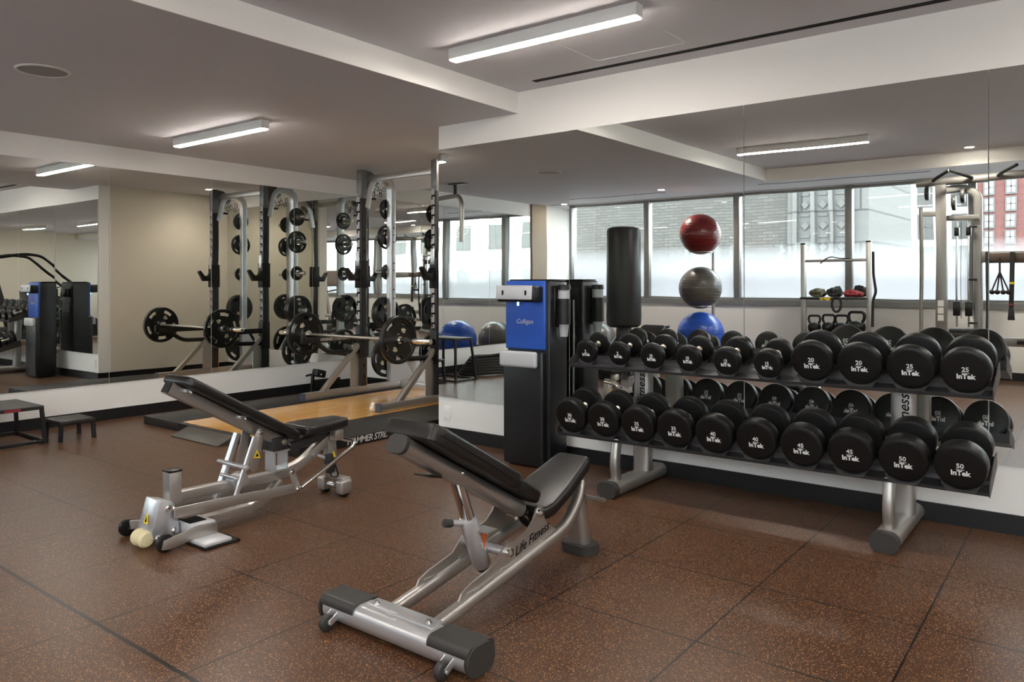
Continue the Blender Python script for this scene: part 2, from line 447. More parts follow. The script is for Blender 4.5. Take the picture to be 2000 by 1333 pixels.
# windows
mull = [-7.29, -5.81, -4.31, -2.725, -1.26, 0.25, 1.76, 3.27, 4.78, 6.29, 7.80, 9.17]
for i, (a, b) in enumerate(zip(mull, mull[1:])):
    w = struct(bpy.data.objects.new('window_%d' % (i + 1), None)); COL.objects.link(w)
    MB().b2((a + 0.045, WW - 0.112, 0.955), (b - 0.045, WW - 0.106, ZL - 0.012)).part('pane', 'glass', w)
    f = MB(); f.b2((a - 0.045, WW - 0.16, 0.955), (a + 0.045, WW - 0.03, ZL - 0.012), 0.004)
    if i == len(mull) - 2: f.b2((b - 0.045, WW - 0.16, 0.955), (b + 0.03, WW - 0.03, ZL - 0.012), 0.004)
    f.b2((a + 0.045, WW - 0.14, 0.955), (b - 0.045, WW - 0.08, 0.985)); f.b2((a + 0.045, WW - 0.14, ZL - 0.05), (b - 0.045, WW - 0.08, ZL - 0.012))
    f.part('window_frame', 'frame_alu', w)

# ------------------------------------------------------------------ mirrors
def mirror(a, b, z0, z1, wall, label, group, tilt=0.0, yaw=0.0):
    """a panel from a to b along its wall; wall 'R' faces -y, 'N' faces -y, 'B' faces +x"""
    w = b - a - 0.005; h = z1 - z0; t = 0.006
    bm = bmesh.new(); bmesh.ops.create_cube(bm, size=1); bmesh.ops.scale(bm, vec=(w, t, h), verts=bm.verts)
    me = bpy.data.meshes.new('wall_mirror'); bm.to_mesh(me); bm.free()
    me.materials.append(MATS['edge_glass']); me.materials.append(MATS['mirror'])
    for p in me.polygons: p.material_index = 1 if p.normal.y < -0.5 else 0
    o = bpy.data.objects.new('wall_mirror', me); COL.objects.link(o)
    m = (a + b) / 2; gap = 0.004 + t / 2 + abs(math.sin(tilt)) * h / 2 + abs(math.sin(yaw)) * w / 2
    if wall == 'B': o.location = (WB + gap, m, (z0 + z1) / 2); o.rotation_euler = (tilt, 0, PI / 2 + yaw)
    elif wall == 'R': o.location = (m, WR - gap, (z0 + z1) / 2); o.rotation_euler = (tilt, 0, yaw)
    else: o.location = (m, WN - gap, (z0 + z1) / 2); o.rotation_euler = (tilt, 0, yaw)
    return tag(o, label, 'mirror', group)
RS = [WX + 0.006 + 1.281 * k for k in range(11)]
rl = ['wall mirror panel at the outer corner behind the blue water dispenser', 'wall mirror panel behind the light end of the dumbbell rack',
      'wall mirror panel behind the heavy half of the dumbbell rack', 'wall mirror panel at the far right edge beyond the dumbbell rack']
for k in range(9):
    lab = rl[k] if k < 4 else 'wall mirror panel on the long right wall beyond the right end of the dumbbell rack'
    mirror(RS[k], RS[k + 1], 0.345, 2.365, 'R', lab, 'mirrors on the long wall behind the dumbbells',
           tilt=(0.0 if k == 0 else 0.0057), yaw=(-0.002 if k == 0 else 0.0))
YB = [-0.77 + 1.0315 * k for k in range(8)]
bl = ['left wall mirror panel nearest the windows', 'left wall mirror panel second from the windows', 'left wall mirror panel behind the tall plyo box',
      'left wall mirror panel above the low black plyo boxes', 'left wall mirror panel left of the barbell, showing the plain beige wall', 'left wall mirror panel behind the left end of the barbell',
      'left wall mirror panel in the alcove corner behind the power rack']
for k in range(7): mirror(YB[k], YB[k + 1], 0.342, 2.352, 'B', bl[k], 'mirrors on the left wall')
XN = [WB + 0.012 + 1.003 * k for k in range(4)]
nl = ['alcove end mirror panel in the left corner behind the power rack', 'alcove end mirror panel in the middle behind the power rack', 'alcove end mirror panel next to the beige side wall']
for k in range(3): mirror(XN[k], XN[k + 1], 0.342, 2.375, 'N', nl[k], 'mirrors on the alcove end wall')

# ------------------------------------------------------------------ ceiling fittings
def strip(x0, x1, y, zc, label):
    t = thing('linear_ceiling_light', label, 'ceiling light', ((x0 + x1) / 2, y, zc), 'linear ceiling lights')
    MB().b2((x0, y - 0.036, zc - 0.068), (x1, y + 0.036, zc), 0.002).part('housing', 'white_metal', t)
    MB().b2((x0 + 0.006, y - 0.031, zc - 0.076), (x1 - 0.006, y + 0.031, zc - 0.067), 0.002).part('diffuser', 'led', t, 'glowing white diffuser')
strip(-3.17, -1.875, 3.52, ZU, 'long white linear light on the raised ceiling in front of the mirrors')
strip(-6.50, -5.18, 3.57, ZL, 'white linear light on the lower ceiling left of the power rack')
strip(-3.16, -1.82, 0.95, ZU, 'white linear light seen in the mirror above the kettlebell rack')
strip(0.15, 1.46, 3.52, ZU, 'white linear light on the raised ceiling right of the picture, near the mirrors')
strip(0.15, 1.46, 0.95, ZU, 'white linear light on the raised ceiling beside the photographer')
strip(3.48, 4.80, 3.52, ZU, 'white linear light over the stair climber')
strip(3.48, 4.80, 0.95, ZU, 'white linear light over the treadmill end of the room')
strip(6.8, 8.1, 3.52, ZU, 'white linear light at the far end near the mirrors')
strip(6.8, 8.1, 0.95, ZU, 'white linear light at the far end near the windows')
for (x, y, z, lab) in ((-6.9, -1.15, ZL, 'small recessed downlight in the corner by the left windows'), (-5.0, -0.87, ZL, 'small recessed downlight over the ball stand'),
                  (-1.13, -0.62, ZU, 'small recessed downlight over the cable machine'), (1.6, -0.62, ZU, 'small recessed downlight over the treadmill'),
                  (4.4, -0.62, ZU, 'small recessed downlight at the far end by the windows'),
                  (-4.98, 5.76, ZL, 'added fill light in the alcove ceiling, brightening the beige side wall')):  # last entry is an added fill lamp that brightens the alcove side wall
    t = thing('recessed_downlight', lab, 'downlight', (x, y, z), 'recessed downlights')
    MB().lathe([(0.045, -0.001), (0.060, -0.003), (0.062, 0.002)], (x, y, z), n=32).part('trim_ring', 'white_metal', t)
    MB().cyl((x, y, z - 0.001), (x, y, z + 0.004), 0.046).part('lens', 'spot', t)
    if x > -6.5:
        sd_ = bpy.data.lights.new('lamp', 'SPOT'); sd_.energy = 15 if y > 5 else 55; sd_.color = (1.0, 0.88, 0.74) if y > 5 else (1.0, 0.90, 0.78); sd_.spot_size = 2.6; sd_.spot_blend = 0.8; sd_.shadow_soft_size = 0.04
        so_ = bpy.data.objects.new('lamp', sd_); COL.objects.link(so_); so_.parent = t; so_.location = (0, 0, -0.012)
t = thing('ceiling_speaker', 'round flush speaker grille in the lower ceiling at upper left', 'speaker', (-5.05, 1.93, ZL))
MB().lathe([(0.0, -0.006), (0.125, -0.005), (0.132, -0.004)], (-5.05, 1.93, ZL), n=48).part('grille', 'speaker_mesh', t)
MB().lathe([(0.132, 0.0), (0.132, -0.007), (0.138, -0.008), (0.148, -0.003), (0.148, 0.0)], (-5.05, 1.93, ZL), n=48).part('rim', 'white_metal', t)
tag(MB().b2((-3.2, 4.398, ZU - 0.002), (4.5, 4.450, ZU + 0.002)).part('slot_diffuser', 'dark_ink'), 'long thin black air slot in the raised ceiling along the mirrored wall', 'air vent', 'black ceiling air slots')
tag(MB().b2((-3.7, -1.21, ZL - 0.003), (-1.6, -1.185, ZL + 0.002)).part('slot_diffuser', 'dark_ink'), 'thin black air slot above the kettlebell rack and cable machine', 'air vent', 'black ceiling air slots')
tag(MB().b2((-7.2, -1.21, ZL - 0.003), (-5.1, -1.185, ZL + 0.002)).part('slot_diffuser', 'dark_ink'), 'thin black air slot above the windows behind the punching bag', 'air vent', 'black ceiling air slots')
pn = MB()
for k in range(2):
    s = 0.30 - 0.004 * k
t = MB().sweep([(-2.27 + a, 3.985 + b, ZU - 0.001) for a, b in rrect(0.62, 0.56, 0.03, 5)], circ(0.0022, 6), closed=True).part('ceiling_hatch', 'white_metal')
tag(t, 'thin outline of a square access panel in the raised ceiling by the long light', 'access panel')
tp = thing('wall_outlet', 'small white double outlet low on the wall beside the alcove corner', 'outlet', (-4.2, WR, 0.21))
MB().b2((-4.235, WR - 0.008, 0.155), (-4.165, WR - 0.001, 0.27), 0.003).part('cover_plate', 'wall_paint', tp)
for dz in (0.185, 0.24): MB().b2((-4.216, WR - 0.0095, dz - 0.012), (-4.184, WR - 0.007, dz + 0.012), 0.002).part('socket', 'wall_paint', tp)

# ------------------------------------------------------------------ dumbbell rack
RKX = (-2.30, -0.80)
rk = thing('dumbbell_rack', 'silver two-tier dumbbell rack with black trays against the mirrors', 'dumbbell rack', (-1.54, 4.25, 0))
A15 = math.radians(15)
for x, side in zip(RKX, (0, 1)):
    f = MB().sweep([(x, 3.955, 0.048), (x, 4.585, 0.048)], rrect(0.12, 0.088, 0.040, 6)).part('foot', 'silver_paint', rk)
    MB().sweep([(x, 3.905, 0.048), (x, 3.957, 0.048)], rrect(0.126, 0.094, 0.042, 6)).part('end_cap', 'grey_plastic', f)
    MB().sweep([(x, 4.580, 0.048), (x, 4.594, 0.048)], rrect(0.126, 0.094, 0.042, 6)).part('end_cap', 'grey_plastic', f)
    MB().sweep(rpath([(x, 4.03, 0.085), (x, 4.005, 0.19), (x, 4.035, 0.33)], 0.12, 8), rrect(0.066, 0.05, 0.018, 4), up=(1, 0, 0.0)).part('curved_leg', 'silver_paint', rk)
    up = MB().sweep([(x, 4.365, 0.085), (x, 4.375, 0.79)], rrect(0.09, 0.115, 0.03, 5), up=(1, 0, 0)).part('upright', 'silver_paint', rk)
    tm = text_mesh('Life Fitness', 0.072, 0.0006, 0.0005, 0.25)
    lettering([(tm, Matrix.Translation(-Vector(rk.location)) @ frame((x + 0.012, 4.3225, 0.54), (0, 0.0142, 1), (-1, 0, 0)))], 'dark_ink', up)
def tray(y0, z0):
    c, s = math.cos(A15), math.sin(A15)
    P = lambda x, d, n: (x, y0 + d * c - n * s, z0 + d * s + n * c)     # d: along slope, n: off slope
    x0, x1 = -2.70, -0.385
    m = MB()
    prof = [(0, 0), (0.31, 0), (0.31, 0.05), (0.304, 0.05), (0.304, 0.005), (0.006, 0.005), (0.006, 0.016), (0.0, 0.016)]
    m.prism([P(x0, d, n) for d, n in prof], (x1 - x0, 0, 0))
    m.prism([P(x0, d, n) for d, n in ((0.10, 0.005), (0.19, 0.005), (0.18, 0.020), (0.11, 0.020))], (x1 - x0, 0, 0))
    t = m.part('tray', 'charcoal_metal', rk)
    for x in (x0 - 0.004, x1):
        MB().prism([P(x, d, n) for d, n in ((-0.004, -0.004), (0.312, -0.004), (0.312, 0.072), (0.25, 0.085), (-0.004, 0.048))], (0.004, 0, 0)).part('end_plate', 'steel_ramp', t)
    MB().b2((x0 + 0.25, y0 + 0.12, z0 + 0.0), (x1 - 0.2, y0 + 0.19, z0 + 0.031), 0.004).part('support_beam', 'silver_paint', t)
    return P
SX = [-2.602 + 0.2342 * k for k in range(10)]
ROWS = {'lower': (3.985, 0.320), 'upper': (4.135, 0.732)}
TP = {k: tray(*v) for k, v in ROWS.items()}
def saddle(P, x, d, R, nc, wid):
    """curved cradle under one dumbbell head"""
    m = MB(); a0 = 0.80; pts = []
    Ri = R + 0.0015
    for k in range(13):
        a = -a0 + 2 * a0 * k / 12
        pts.append((x + Ri * math.sin(a), nc - Ri * math.cos(a)))
    lo = min(p[1] for p in pts) - 0.006
    pts += [(x + Ri * math.sin(a0) * 0.70, lo), (x - Ri * math.sin(a0) * 0.70, lo)]
    m.prism([P(px, d, n) for px, n in pts], Vector(P(0, d + wid, 0)) - Vector(P(0, d, 0)))
    return m
DBL = {}
def dumbbell_kind(w, R, t, h):
    root = thing('dumbbell', '', 'dumbbell', (0, 0, 0), 'dumbbells on the rack', local=True)
    L = 2 * t + h
    for sgn in (-1, 1):
        o = (0, sgn * (h / 2), 0); ax = (0, sgn, 0)
        MB().lathe([(0.0, 0), (R - 0.010, 0), (R - 0.003, 0.003), (R, 0.010), (R, t - 0.014), (R - 0.004, t - 0.005), (R - 0.013, t - 0.001), (R - 0.020, t), (0.0, t)], o, ax, 48).part('head', 'db_rubber', root)
    MB().lathe([(0.020, -h / 2 - 0.003), (0.021, -h / 2 + 0.004), (0.0145, -h / 2 + 0.014), (0.0165, -h * 0.2), (0.0175, 0), (0.0165, h * 0.2), (0.0145, h / 2 - 0.014), (0.021, h / 2 - 0.004), (0.020, h / 2 + 0.003)], (0, 0, 0), (0, 1, 0), 24).part('handle', 'knurl_steel', root)
    k = R / 0.108
    for sgn in (-1, 1):
        fx = (-sgn, 0, 0)
        y = sgn * (L / 2 + 0.0003)
        bar_m = MB().b2((-0.0165 * k, -0.0007, -0.0022), (0.0165 * k, 0.0007, 0.0)); me = bpy.data.meshes.new('b'); bar_m.bm.to_mesh(me); bar_m.bm.free()
        lettering([(text_mesh(str(w), 0.031 * k, 0.0006, 0.0005), frame((0, y, 0.009 * k), fx, (0, 0, 1))),
                   (text_mesh('InTek', 0.033 * k, 0.0006, 0.0013), frame((0, y, -0.0255 * k), fx, (0, 0, 1))),
                   (me, Matrix.Translation((0, y, -0.0065 * k)))], 'white_ink', root)
    return root, L
def put_dumbbells(row, weights):
    P = TP[row]
    for i, w in enumerate(weights):
        small = w <= 15
        R = (0.0775 if small else 0.1085); t = {5: .036, 10: .048, 15: .058, 20: .052, 25: .060, 30: .064, 35: .069, 40: .074, 45: .08, 50: .086}[w]
        if small: R += (w - 10) * 0.0003
        h = 0.125
        nc = R + 0.0125                       # axis height above the tray
        first = w not in DBL
        if first: DBL[w] = dumbbell_kind(w, R, t, h)
        root, L = DBL[w]
        side = 'left' if i % 2 == 0 else 'right'
        where = '%s-pound black rubber dumbbell, %s one of its pair on the %s rack tier' % (w, side, row)
        d0 = 0.155 - 0.005
        loc = P(SX[i], d0, nc)
        o = root if first else copy_tree(root)
        o.location = loc; o.rotation_euler = (A15, 0, 0); o['label'] = where
        for sgn in (-1, 1):
            dc = d0 + sgn * (h / 2 + t / 2)
            saddle(P, SX[i], dc - t / 2 - (0.010 if sgn < 0 else 0.0), R, nc, t + 0.010).part('saddle', 'saddle_grey', rk)
put_dumbbells('lower', [30, 30, 35, 35, 40, 40, 45, 45, 50, 50])
put_dumbbells('upper', [5, 5, 10, 10, 15, 15, 20, 20, 25, 25])

# ------------------------------------------------------------------ water dispenser
wd = thing('water_dispenser', 'tall black water dispenser with blue front panel at the mirror corner', 'water dispenser', (-3.16, 4.40, 0))
X0, X1, YF, YK = -3.325, -2.958, 4.275, 4.49
MB().b2((X0, YF, 0.02), (X1, YK, 1.285), 0.012, 3).part('body', 'cooler_black', wd)
MB().b2((X0 - 0.004, YF - 0.045, 0.012), (X1 - 0.030, YF + 0.02, 0.80), 0.016, 3).part('lower_door', 'cooler_black', wd)
MB().b2((X0 + 0.01, YF + 0.02, 0.0), (X1 - 0.01, YK - 0.02, 0.025)).part('plinth', 'black_plastic', wd)
bp_ = MB().b2((X0 - 0.004, YF - 0.016, 0.812), (X1 - 0.030, YF + 0.012, 1.288), 0.010, 3).part('front_panel', 'cooler_blue', wd)
lettering([(text_mesh('Culligan', 0.046, 0.0005, 0.0, 0.2), Matrix.Translation(-Vector(wd.location)) @ frame((-3.16, YF - 0.0167, 1.005), (1, 0, 0), (0, 0, 1)))], 'grey_ink', bp_)
hd = MB().b2((X0 - 0.006, YF - 0.115, 1.142), (X1 - 0.045, YF - 0.01, 1.252), 0.014, 3).part('dispensing_head', 'black_plastic', wd)
cp = MB().prism([(X0 - 0.004, YF - 0.126, 1.160), (X1 - 0.065, YF - 0.126, 1.160), (X1 - 0.065, YF - 0.119, 1.256), (X0 - 0.004, YF - 0.119, 1.256)], (0, 0.010, 0.0), 0.003).part('control_panel', 'drip_silver', hd)
for x in (X0 + 0.055, X1 - 0.115): MB().b2((x - 0.007, YF - 0.1275, 1.19), (x + 0.007, YF - 0.112, 1.222), 0.003).part('button', 'dark_ink', hd)
MB().cyl((-3.165, YF - 0.085, 1.118), (-3.165, YF - 0.085, 1.145), 0.007).part('spout', 'led_blue', hd)
MB().b2((X0 - 0.012, YF - 0.085, 0.690), (X1 - 0.062, YF - 0.042, 0.803), 0.020, 4).part('drip_tray', 'drip_silver', wd)
MB().b2((X0 + 0.004, YF + 0.02, 1.285), (X1 - 0.004, YK - 0.01, 1.298), 0.005).part('lid', 'black_plastic', wd)
CX, CY = X1 + 0.052, 4.37
hold = MB().b2((X1 - 0.002, CY - 0.05, 0.97), (X1 + 0.012, CY + 0.05, 1.24), 0.004).part('cup_holder', 'black_plastic', wd)
MB().lathe([(0.043, 0.99), (0.046, 0.99), (0.046, 1.165), (0.043, 1.165)], (CX, CY, 0), n=28).part('sleeve', 'black_plastic', hold)
MB().lathe([(0.041, 1.165), (0.041, 1.235), (0.039, 1.235)], (CX, CY, 0), n=28).part('clear_tube', 'cup_clear', hold)
MB().lathe([(0.0, 1.262), (0.043, 1.258), (0.047, 1.245), (0.047, 1.225), (0.043, 1.225)], (CX, CY, 0), n=28).part('tube_cap', 'black_plastic', hold)
cu_ = MB()
for k in range(3): cu_.lathe([(0.0, 0.905 + 0.016 * k), (0.026, 0.905 + 0.016 * k), (0.035, 0.99 + 0.003 * k), (0.036, 0.992 + 0.003 * k)], (CX, CY, 0), n=28)
tag(cu_.part('cup_stack', 'cup_clear'), 'stack of clear plastic cups hanging below the black dispenser sleeve', 'cups')
# dark coils and fittings on the rear of the dispenser
for k in range(9): pass
rg_ = MB().b2((X0 + 0.03, YK, 0.12), (X1 - 0.03, YK + 0.006, 1.24), 0.002).part('rear_panel', 'black_metal', wd)
cl_ = []
for k in range(16):
    zz = 0.25 + 0.05 * k; xa, xb = (X0 + 0.06, X1 - 0.05) if k % 2 == 0 else (X1 - 0.05, X0 + 0.06)
    cl_ += [(xa, YK + 0.022, zz), (xb, YK + 0.022, zz)]
MB().tube(rpath(cl_, 0.02, 4), 0.006, 8).part('condenser_coil', 'black_metal', rg_)
MB().b2((X0 + 0.08, YK + 0.004, 1.08), (X1 - 0.10, YK + 0.05, 1.20), 0.006).part('valve_box', 'black_plastic', rg_)
MB().tube(rpath([(X1 - 0.06, YK + 0.03, 1.15), (X1 - 0.05, YK + 0.045, 0.9), (X1 - 0.07, YK + 0.03, 0.2)], 0.05, 4), 0.007, 8).part('water_line', 'cup_clear', rg_)

# ------------------------------------------------------------------ lifting platform
PX0, PX1, PWL, PWR, PY0, PY1 = -6.86, -4.63, -6.285, -5.215, 3.455, 6.30
pf = thing('lifting_platform', 'low lifting platform with glossy oak centre and black rubber sides', 'lifting platform', (-5.75, 4.9, 0))
MB().b2((PWL + 0.002, PY0 + 0.05, 0), (PWR - 0.002, PY1, 0.072)).part('wood_deck', 'oak', pf)
for a, b in ((PX0, PWL), (PWR, PX1)): MB().b2((a, PY0, 0), (b, PY1, 0.070), 0.004).part('rubber_mat', 'mat_rubber', pf)
MB().b2((PWL + 0.002, PY0, 0), (PWR - 0.002, PY0 + 0.048, 0.070), 0.003).part('front_edge', 'base_rubber', pf)
sd = MB().b2((PX1, PY0 + 0.02, 0.002), (PX1 + 0.006, PY1, 0.066)).part('side_rail', 'black_metal', pf)
lettering([(text_mesh('HAMMER STRENGTH', 0.072, 0.0005, 0.001, 0.22, 0.86), Matrix.Translation(-Vector(pf.location)) @ frame((PX1 + 0.0067, 4.22, 0.035), (0, 1, 0), (0, 0, 1)))], 'grey_ink', sd)
tag(MB().prism([(-6.10, 3.318, 0.001), (-5.40, 3.318, 0.001), (-5.40, 3.452, 0.001), (-5.40, 3.56, 0.079), (-5.40, 3.33, 0.012)][:0] or
    [(-6.10, 3.30, 0.0), (-6.10, 3.452, 0.0), (-6.10, 3.452, 0.066), (-6.10, 3.30, 0.008)], (0.69, 0, 0), 0.002).part('access_ramp', 'steel_ramp'),
    'small grey sloped ramp plate leaning against the front of the lifting platform', 'ramp')

# ------------------------------------------------------------------ weight plates
def plate_mesh(R, T, slots=5, name='plate_disc'):
    """disc about the x axis with a raised hub and rim and see-through grip slots"""
    N = 60
    rs = [0.026, 0.055, 0.062, R * 0.62, R * 0.66, R * 0.84, R * 0.88, R - 0.006, R]
    th = [T, T, T * 0.62, T * 0.62, T * 0.66, T * 0.66, T, T, T * 0.72]
    bm = bmesh.new(); V = {}
    for i, (r, t) in enumerate(zip(rs, th)):
        for k in range(N):
            a = 2 * PI * k / N
            for s in (-1, 1): V[i, k, s] = bm.verts.new((s * t / 2, r * math.sin(a), r * math.cos(a)))
    def hole(i, k): return slots and i == 4 and (k % (N // slots)) in (3, 4, 5, 6, 7, 8)
    for i in range(len(rs) - 1):
        for k in range(N):
            if hole(i, k % N): continue
            k2 = (k + 1) % N
            for s in (-1, 1): bm.faces.new((V[i, k, s], V[i, k2, s], V[i + 1, k2, s], V[i + 1, k, s]))
    for i in (0, len(rs) - 1):
        for k in range(N):
            k2 = (k + 1) % N; bm.faces.new((V[i, k, -1], V[i, k2, -1], V[i, k2, 1], V[i, k, 1]))
    if slots:
        for k in range(N):
            k2 = (k + 1) % N
            if hole(4, k):
                for i in (4, 5): bm.faces.new((V[i, k, -1], V[i, k2, -1], V[i, k2, 1], V[i, k, 1]))
                if not hole(4, k - 1): bm.faces.new((V[4, k, -1], V[5, k, -1], V[5, k, 1], V[4, k, 1]))
                if not hole(4, k2): bm.faces.new((V[4, k2, -1], V[5, k2, -1], V[5, k2, 1], V[4, k2, 1]))
    bmesh.ops.recalc_face_normals(bm, faces=bm.faces)
    me = bpy.data.meshes.new(name); bm.to_mesh(me); bm.free(); me.materials.append(MATS['plate_iron']); smooth(me, 30)
    return me
PK = {}
def plate(w, loc, label, group, rot=0.0):
    R, T = {45: (0.225, 0.046), 35: (0.185, 0.042), 25: (0.14, 0.038), 10: (0.115, 0.030), 5: (0.09, 0.026)}[w]
    if w not in PK:
        t = thing('weight_plate', '', 'weight plate', (0, 0, 0), local=True)
        o = bpy.data.objects.new('disc', plate_mesh(R, T, 5 if w >= 25 else 0)); COL.objects.link(o); o.parent = t
        MB().lathe([(0.0255, -T / 2 - 0.003), (0.036, -T / 2 - 0.003), (0.036, T / 2 + 0.003), (0.0255, T / 2 + 0.003), (0.0255, -T / 2 - 0.003)], (0, 0, 0), (1, 0, 0), 28).part('bore_ring', 'chrome', t)
        for s in (-1, 1):
            x = s * (T * 0.31 + 0.0012) if w >= 25 else s * (T * 0.31 + 0.0012)
            up = R * 0.44 if w >= 25 else R * 0.66
            sz = R * 0.25
            lettering([(text_mesh(str(w), sz, 0.0012, 0.002), frame((x, 0, up), (0, s, 0), (0, 0, 1))),
                       (text_mesh(str(w), sz, 0.0012, 0.002), frame((x, 0, -up), (0, -s, 0), (0, 0, -1)))], 'cream_ink', t)
        PK[w] = t; o = t
    else: o = copy_tree(PK[w])
    o.location = loc; o.rotation_euler = (rot, 0, 0); o['label'] = label; o['group'] = group
    return o, T

# ------------------------------------------------------------------ power rack
RX = (-6.41, -5.29); UY, PY = 5.64, 6.08
pr = thing('power_rack', 'charcoal and silver half power rack standing in the mirrored alcove', 'power rack', (-5.85, 5.7, 0.0))
PZ = 0.072
for x, out in zip(RX, (-1, 1)):
    u = MB().b2((x - 0.038, UY - 0.038, PZ + 0.08), (x + 0.038, UY + 0.038, 2.515), 0.004).part('upright', 'charcoal_metal', pr)
    MB().b2((x - 0.030, UY - 0.046, 0.82), (x + 0.012, UY - 0.037, 2.22), 0.001).part('hook_strip', 'drip_silver', u)
    hm = MB()
    for k in range(14):
        z = 0.86 + 0.0985 * k
        hm.b2((x - 0.026, UY - 0.0475, z), (x + 0.013, UY - 0.0385, z + 0.020)); hm.b2((x - 0.026, UY - 0.0475, z - 0.030), (x - 0.010, UY - 0.0385, z + 0.001))
    hm.part('hook_slots', 'dark_ink', u)
    hl = MB()
    for z in (0.25, 0.37, 0.49, 0.61, 1.45, 1.62, 1.75): hl.b2((x + 0.0375, UY - 0.006, z - 0.02), (x + 0.0385, UY + 0.01, z + 0.02))
    hl.part('pin_holes', 'dark_ink', u)
    MB().b2((x - 0.0405, UY - 0.0405, 2.20), (x + 0.0405, UY + 0.0405, 2.513), 0.003).part('head_sleeve', 'rack_grey', u)
    MB().b2((x - 0.039, UY + 0.039, 0.12), (x + 0.039, UY + 0.046, 2.30), 0.002).part('edge_strip', 'chrome', u)
    for z in (2.24, 2.46):
        for dx in (-0.02, 0.02): MB().cyl((x + dx, UY - 0.046, z), (x + dx, UY - 0.0395, z), 0.008, n=10).part('bolt', 'chrome', u)
    # curved rear post
    p_ = MB().sweep(rpath([(x, UY + 0.05, 2.10), (x, UY + 0.13, 2.455), (x, PY, 2.455), (x, PY, 0.16)], 0.20, 10), rrect(0.072, 0.084, 0.008, 3), up=(1, 0, 0)).part('rear_post', 'bright_silver', pr)
    hp = MB()
    for z in (1.9, 1.82, 1.74, 1.5, 1.42, 1.2, 1.1, 0.8): hp.cyl((x + 0.0425, PY, z), (x + 0.0445, PY, z), 0.009, n=12)
    hp.part('post_holes', 'dark_ink', p_)
    MB().prism([(x - 0.024, UY + 0.036, 2.513), (x - 0.024, UY + 0.12, 2.505), (x - 0.024, UY + 0.20, 2.455), (x - 0.024, UY + 0.235, 2.38), (x - 0.024, UY + 0.10, 2.30), (x - 0.024, UY + 0.036, 2.20)], (0.048, 0, 0), 0.003).part('head_gusset', 'rack_grey', pr)
    MB().sweep([(x, 4.86, PZ + 0.04), (x, 6.29, PZ + 0.04)], rrect(0.076, 0.076, 0.005, 3)).part('base_beam', 'silver_paint', pr)
    MB().b2((x - 0.040, 4.852, PZ), (x + 0.040, 4.86, PZ + 0.08), 0.002).part('beam_cap', 'beam_cap_blue', pr)
    MB().bar((x, 5.10, PZ + 0.06), (x, UY - 0.05, 0.60), 0.055, 0.05, 0.004).part('brace', 'silver_paint', pr)
    MB().b2((x - 0.006, UY - 0.16, PZ + 0.075), (x + 0.006, UY - 0.04, 0.52)).part('brace_plate', 'silver_paint', pr)
    MB().prism([(x - out * 0.037, PY - 0.045, 0.62), (x - out * 0.037, PY - 0.045, PZ + 0.08), (x - out * 0.037, 6.42, PZ + 0.08), (x - out * 0.037, PY + 0.05, 0.58)], (-out * 0.008, 0, 0)).part('rear_gusset', 'bright_silver', pr)
    # bar catch (j-cup)
    jc = MB().b2((x - 0.050, UY - 0.055, 1.22), (x + 0.050, UY + 0.055, 1.52), 0.004).part('bar_catch', 'black_metal', pr)
    MB().prism([(x - 0.032, UY - 0.055, 1.30), (x - 0.032, UY - 0.055, 1.43), (x - 0.032, UY - 0.085, 1.37), (x - 0.032, UY - 0.15, 1.37), (x - 0.032, UY - 0.21, 1.44), (x - 0.032, UY - 0.225, 1.42), (x - 0.032, UY - 0.16, 1.30)], (0.064, 0, 0), 0.003).part('hook', 'black_plastic', jc)
    MB().b2((x - 0.028, UY - 0.062, 1.46), (x + 0.028, UY - 0.053, 1.62), 0.004).part('guard', 'bright_silver', jc)
    # spotter arm
    sa = MB().b2((x - 0.024, 4.86, 0.655), (x + 0.024, UY - 0.03, 0.715), 0.004).part('spotter_arm', 'black_metal', pr)
    MB().sweep(rpath([(x, 5.02, 0.66), (x, 5.20, 0.54), (x, UY - 0.03, 0.53)], 0.08, 8), circ(0.026, 14)).part('arm_brace', 'black_metal', sa)
    MB().b2((x - 0.026, 4.84, 0.655), (x + 0.026, 4.872, 0.745), 0.004).part('end_stop', 'black_plastic', sa)
    MB().b2((x - 0.047, UY - 0.050, 0.46), (x + 0.047, UY + 0.05, 0.80), 0.004).part('arm_bracket', 'black_metal', sa)
    lettering([(text_mesh('HAMMER STRENGTH', 0.046, 0.0005, 0.001, 0.22, 0.86), Matrix.Translation(-Vector(pr.location)) @ frame((x + 0.0247, 5.25, 0.685), (0, 1, 0), (0, 0, 1)))], 'grey_ink', sa)
    # storage pegs on the outer face
    for z in (2.12, 1.80, 1.40, 0.93, 0.42):
        pg = MB().cyl((x + out * 0.03, PY, z), (x + out * 0.24, PY, z), 0.0245, n=18, bev=0.003).part('storage_peg', 'knurl_steel', pr)
        MB().cyl((x + out * 0.036, PY, z), (x + out * 0.044, PY, z), 0.042, n=18).part('peg_flange', 'chrome', pg)
    # carabiner cluster below the arch
    cc = MB()
    for k in range(7):
        yy = UY + 0.12 + 0.035 * k; zz = 2.33 - 0.03 * (k % 3)
        cc.sweep([(x + 0.02 * math.sin(k * 2.1), yy + a, zz + b) for a, b in circ(0.020, 10, 0.028)], circ(0.004, 6), up=(1, 0, 0), closed=True)
    cc.b2((x - 0.01, UY + 0.06, 2.20), (x + 0.01, UY + 0.20, 2.225), 0.004)
    cc.part('band_hooks', 'black_metal', pr)
MB().b2((RX[0], UY + 0.055, 2.39), (RX[1], UY + 0.10, 2.455), 0.004).part('top_cross_beam', 'silver_paint', pr)
MB().b2((RX[0] + 0.04, 6.19, PZ), (RX[1] - 0.04, 6.29, PZ + 0.075), 0.004).part('base_cross_beam', 'bright_silver', pr)
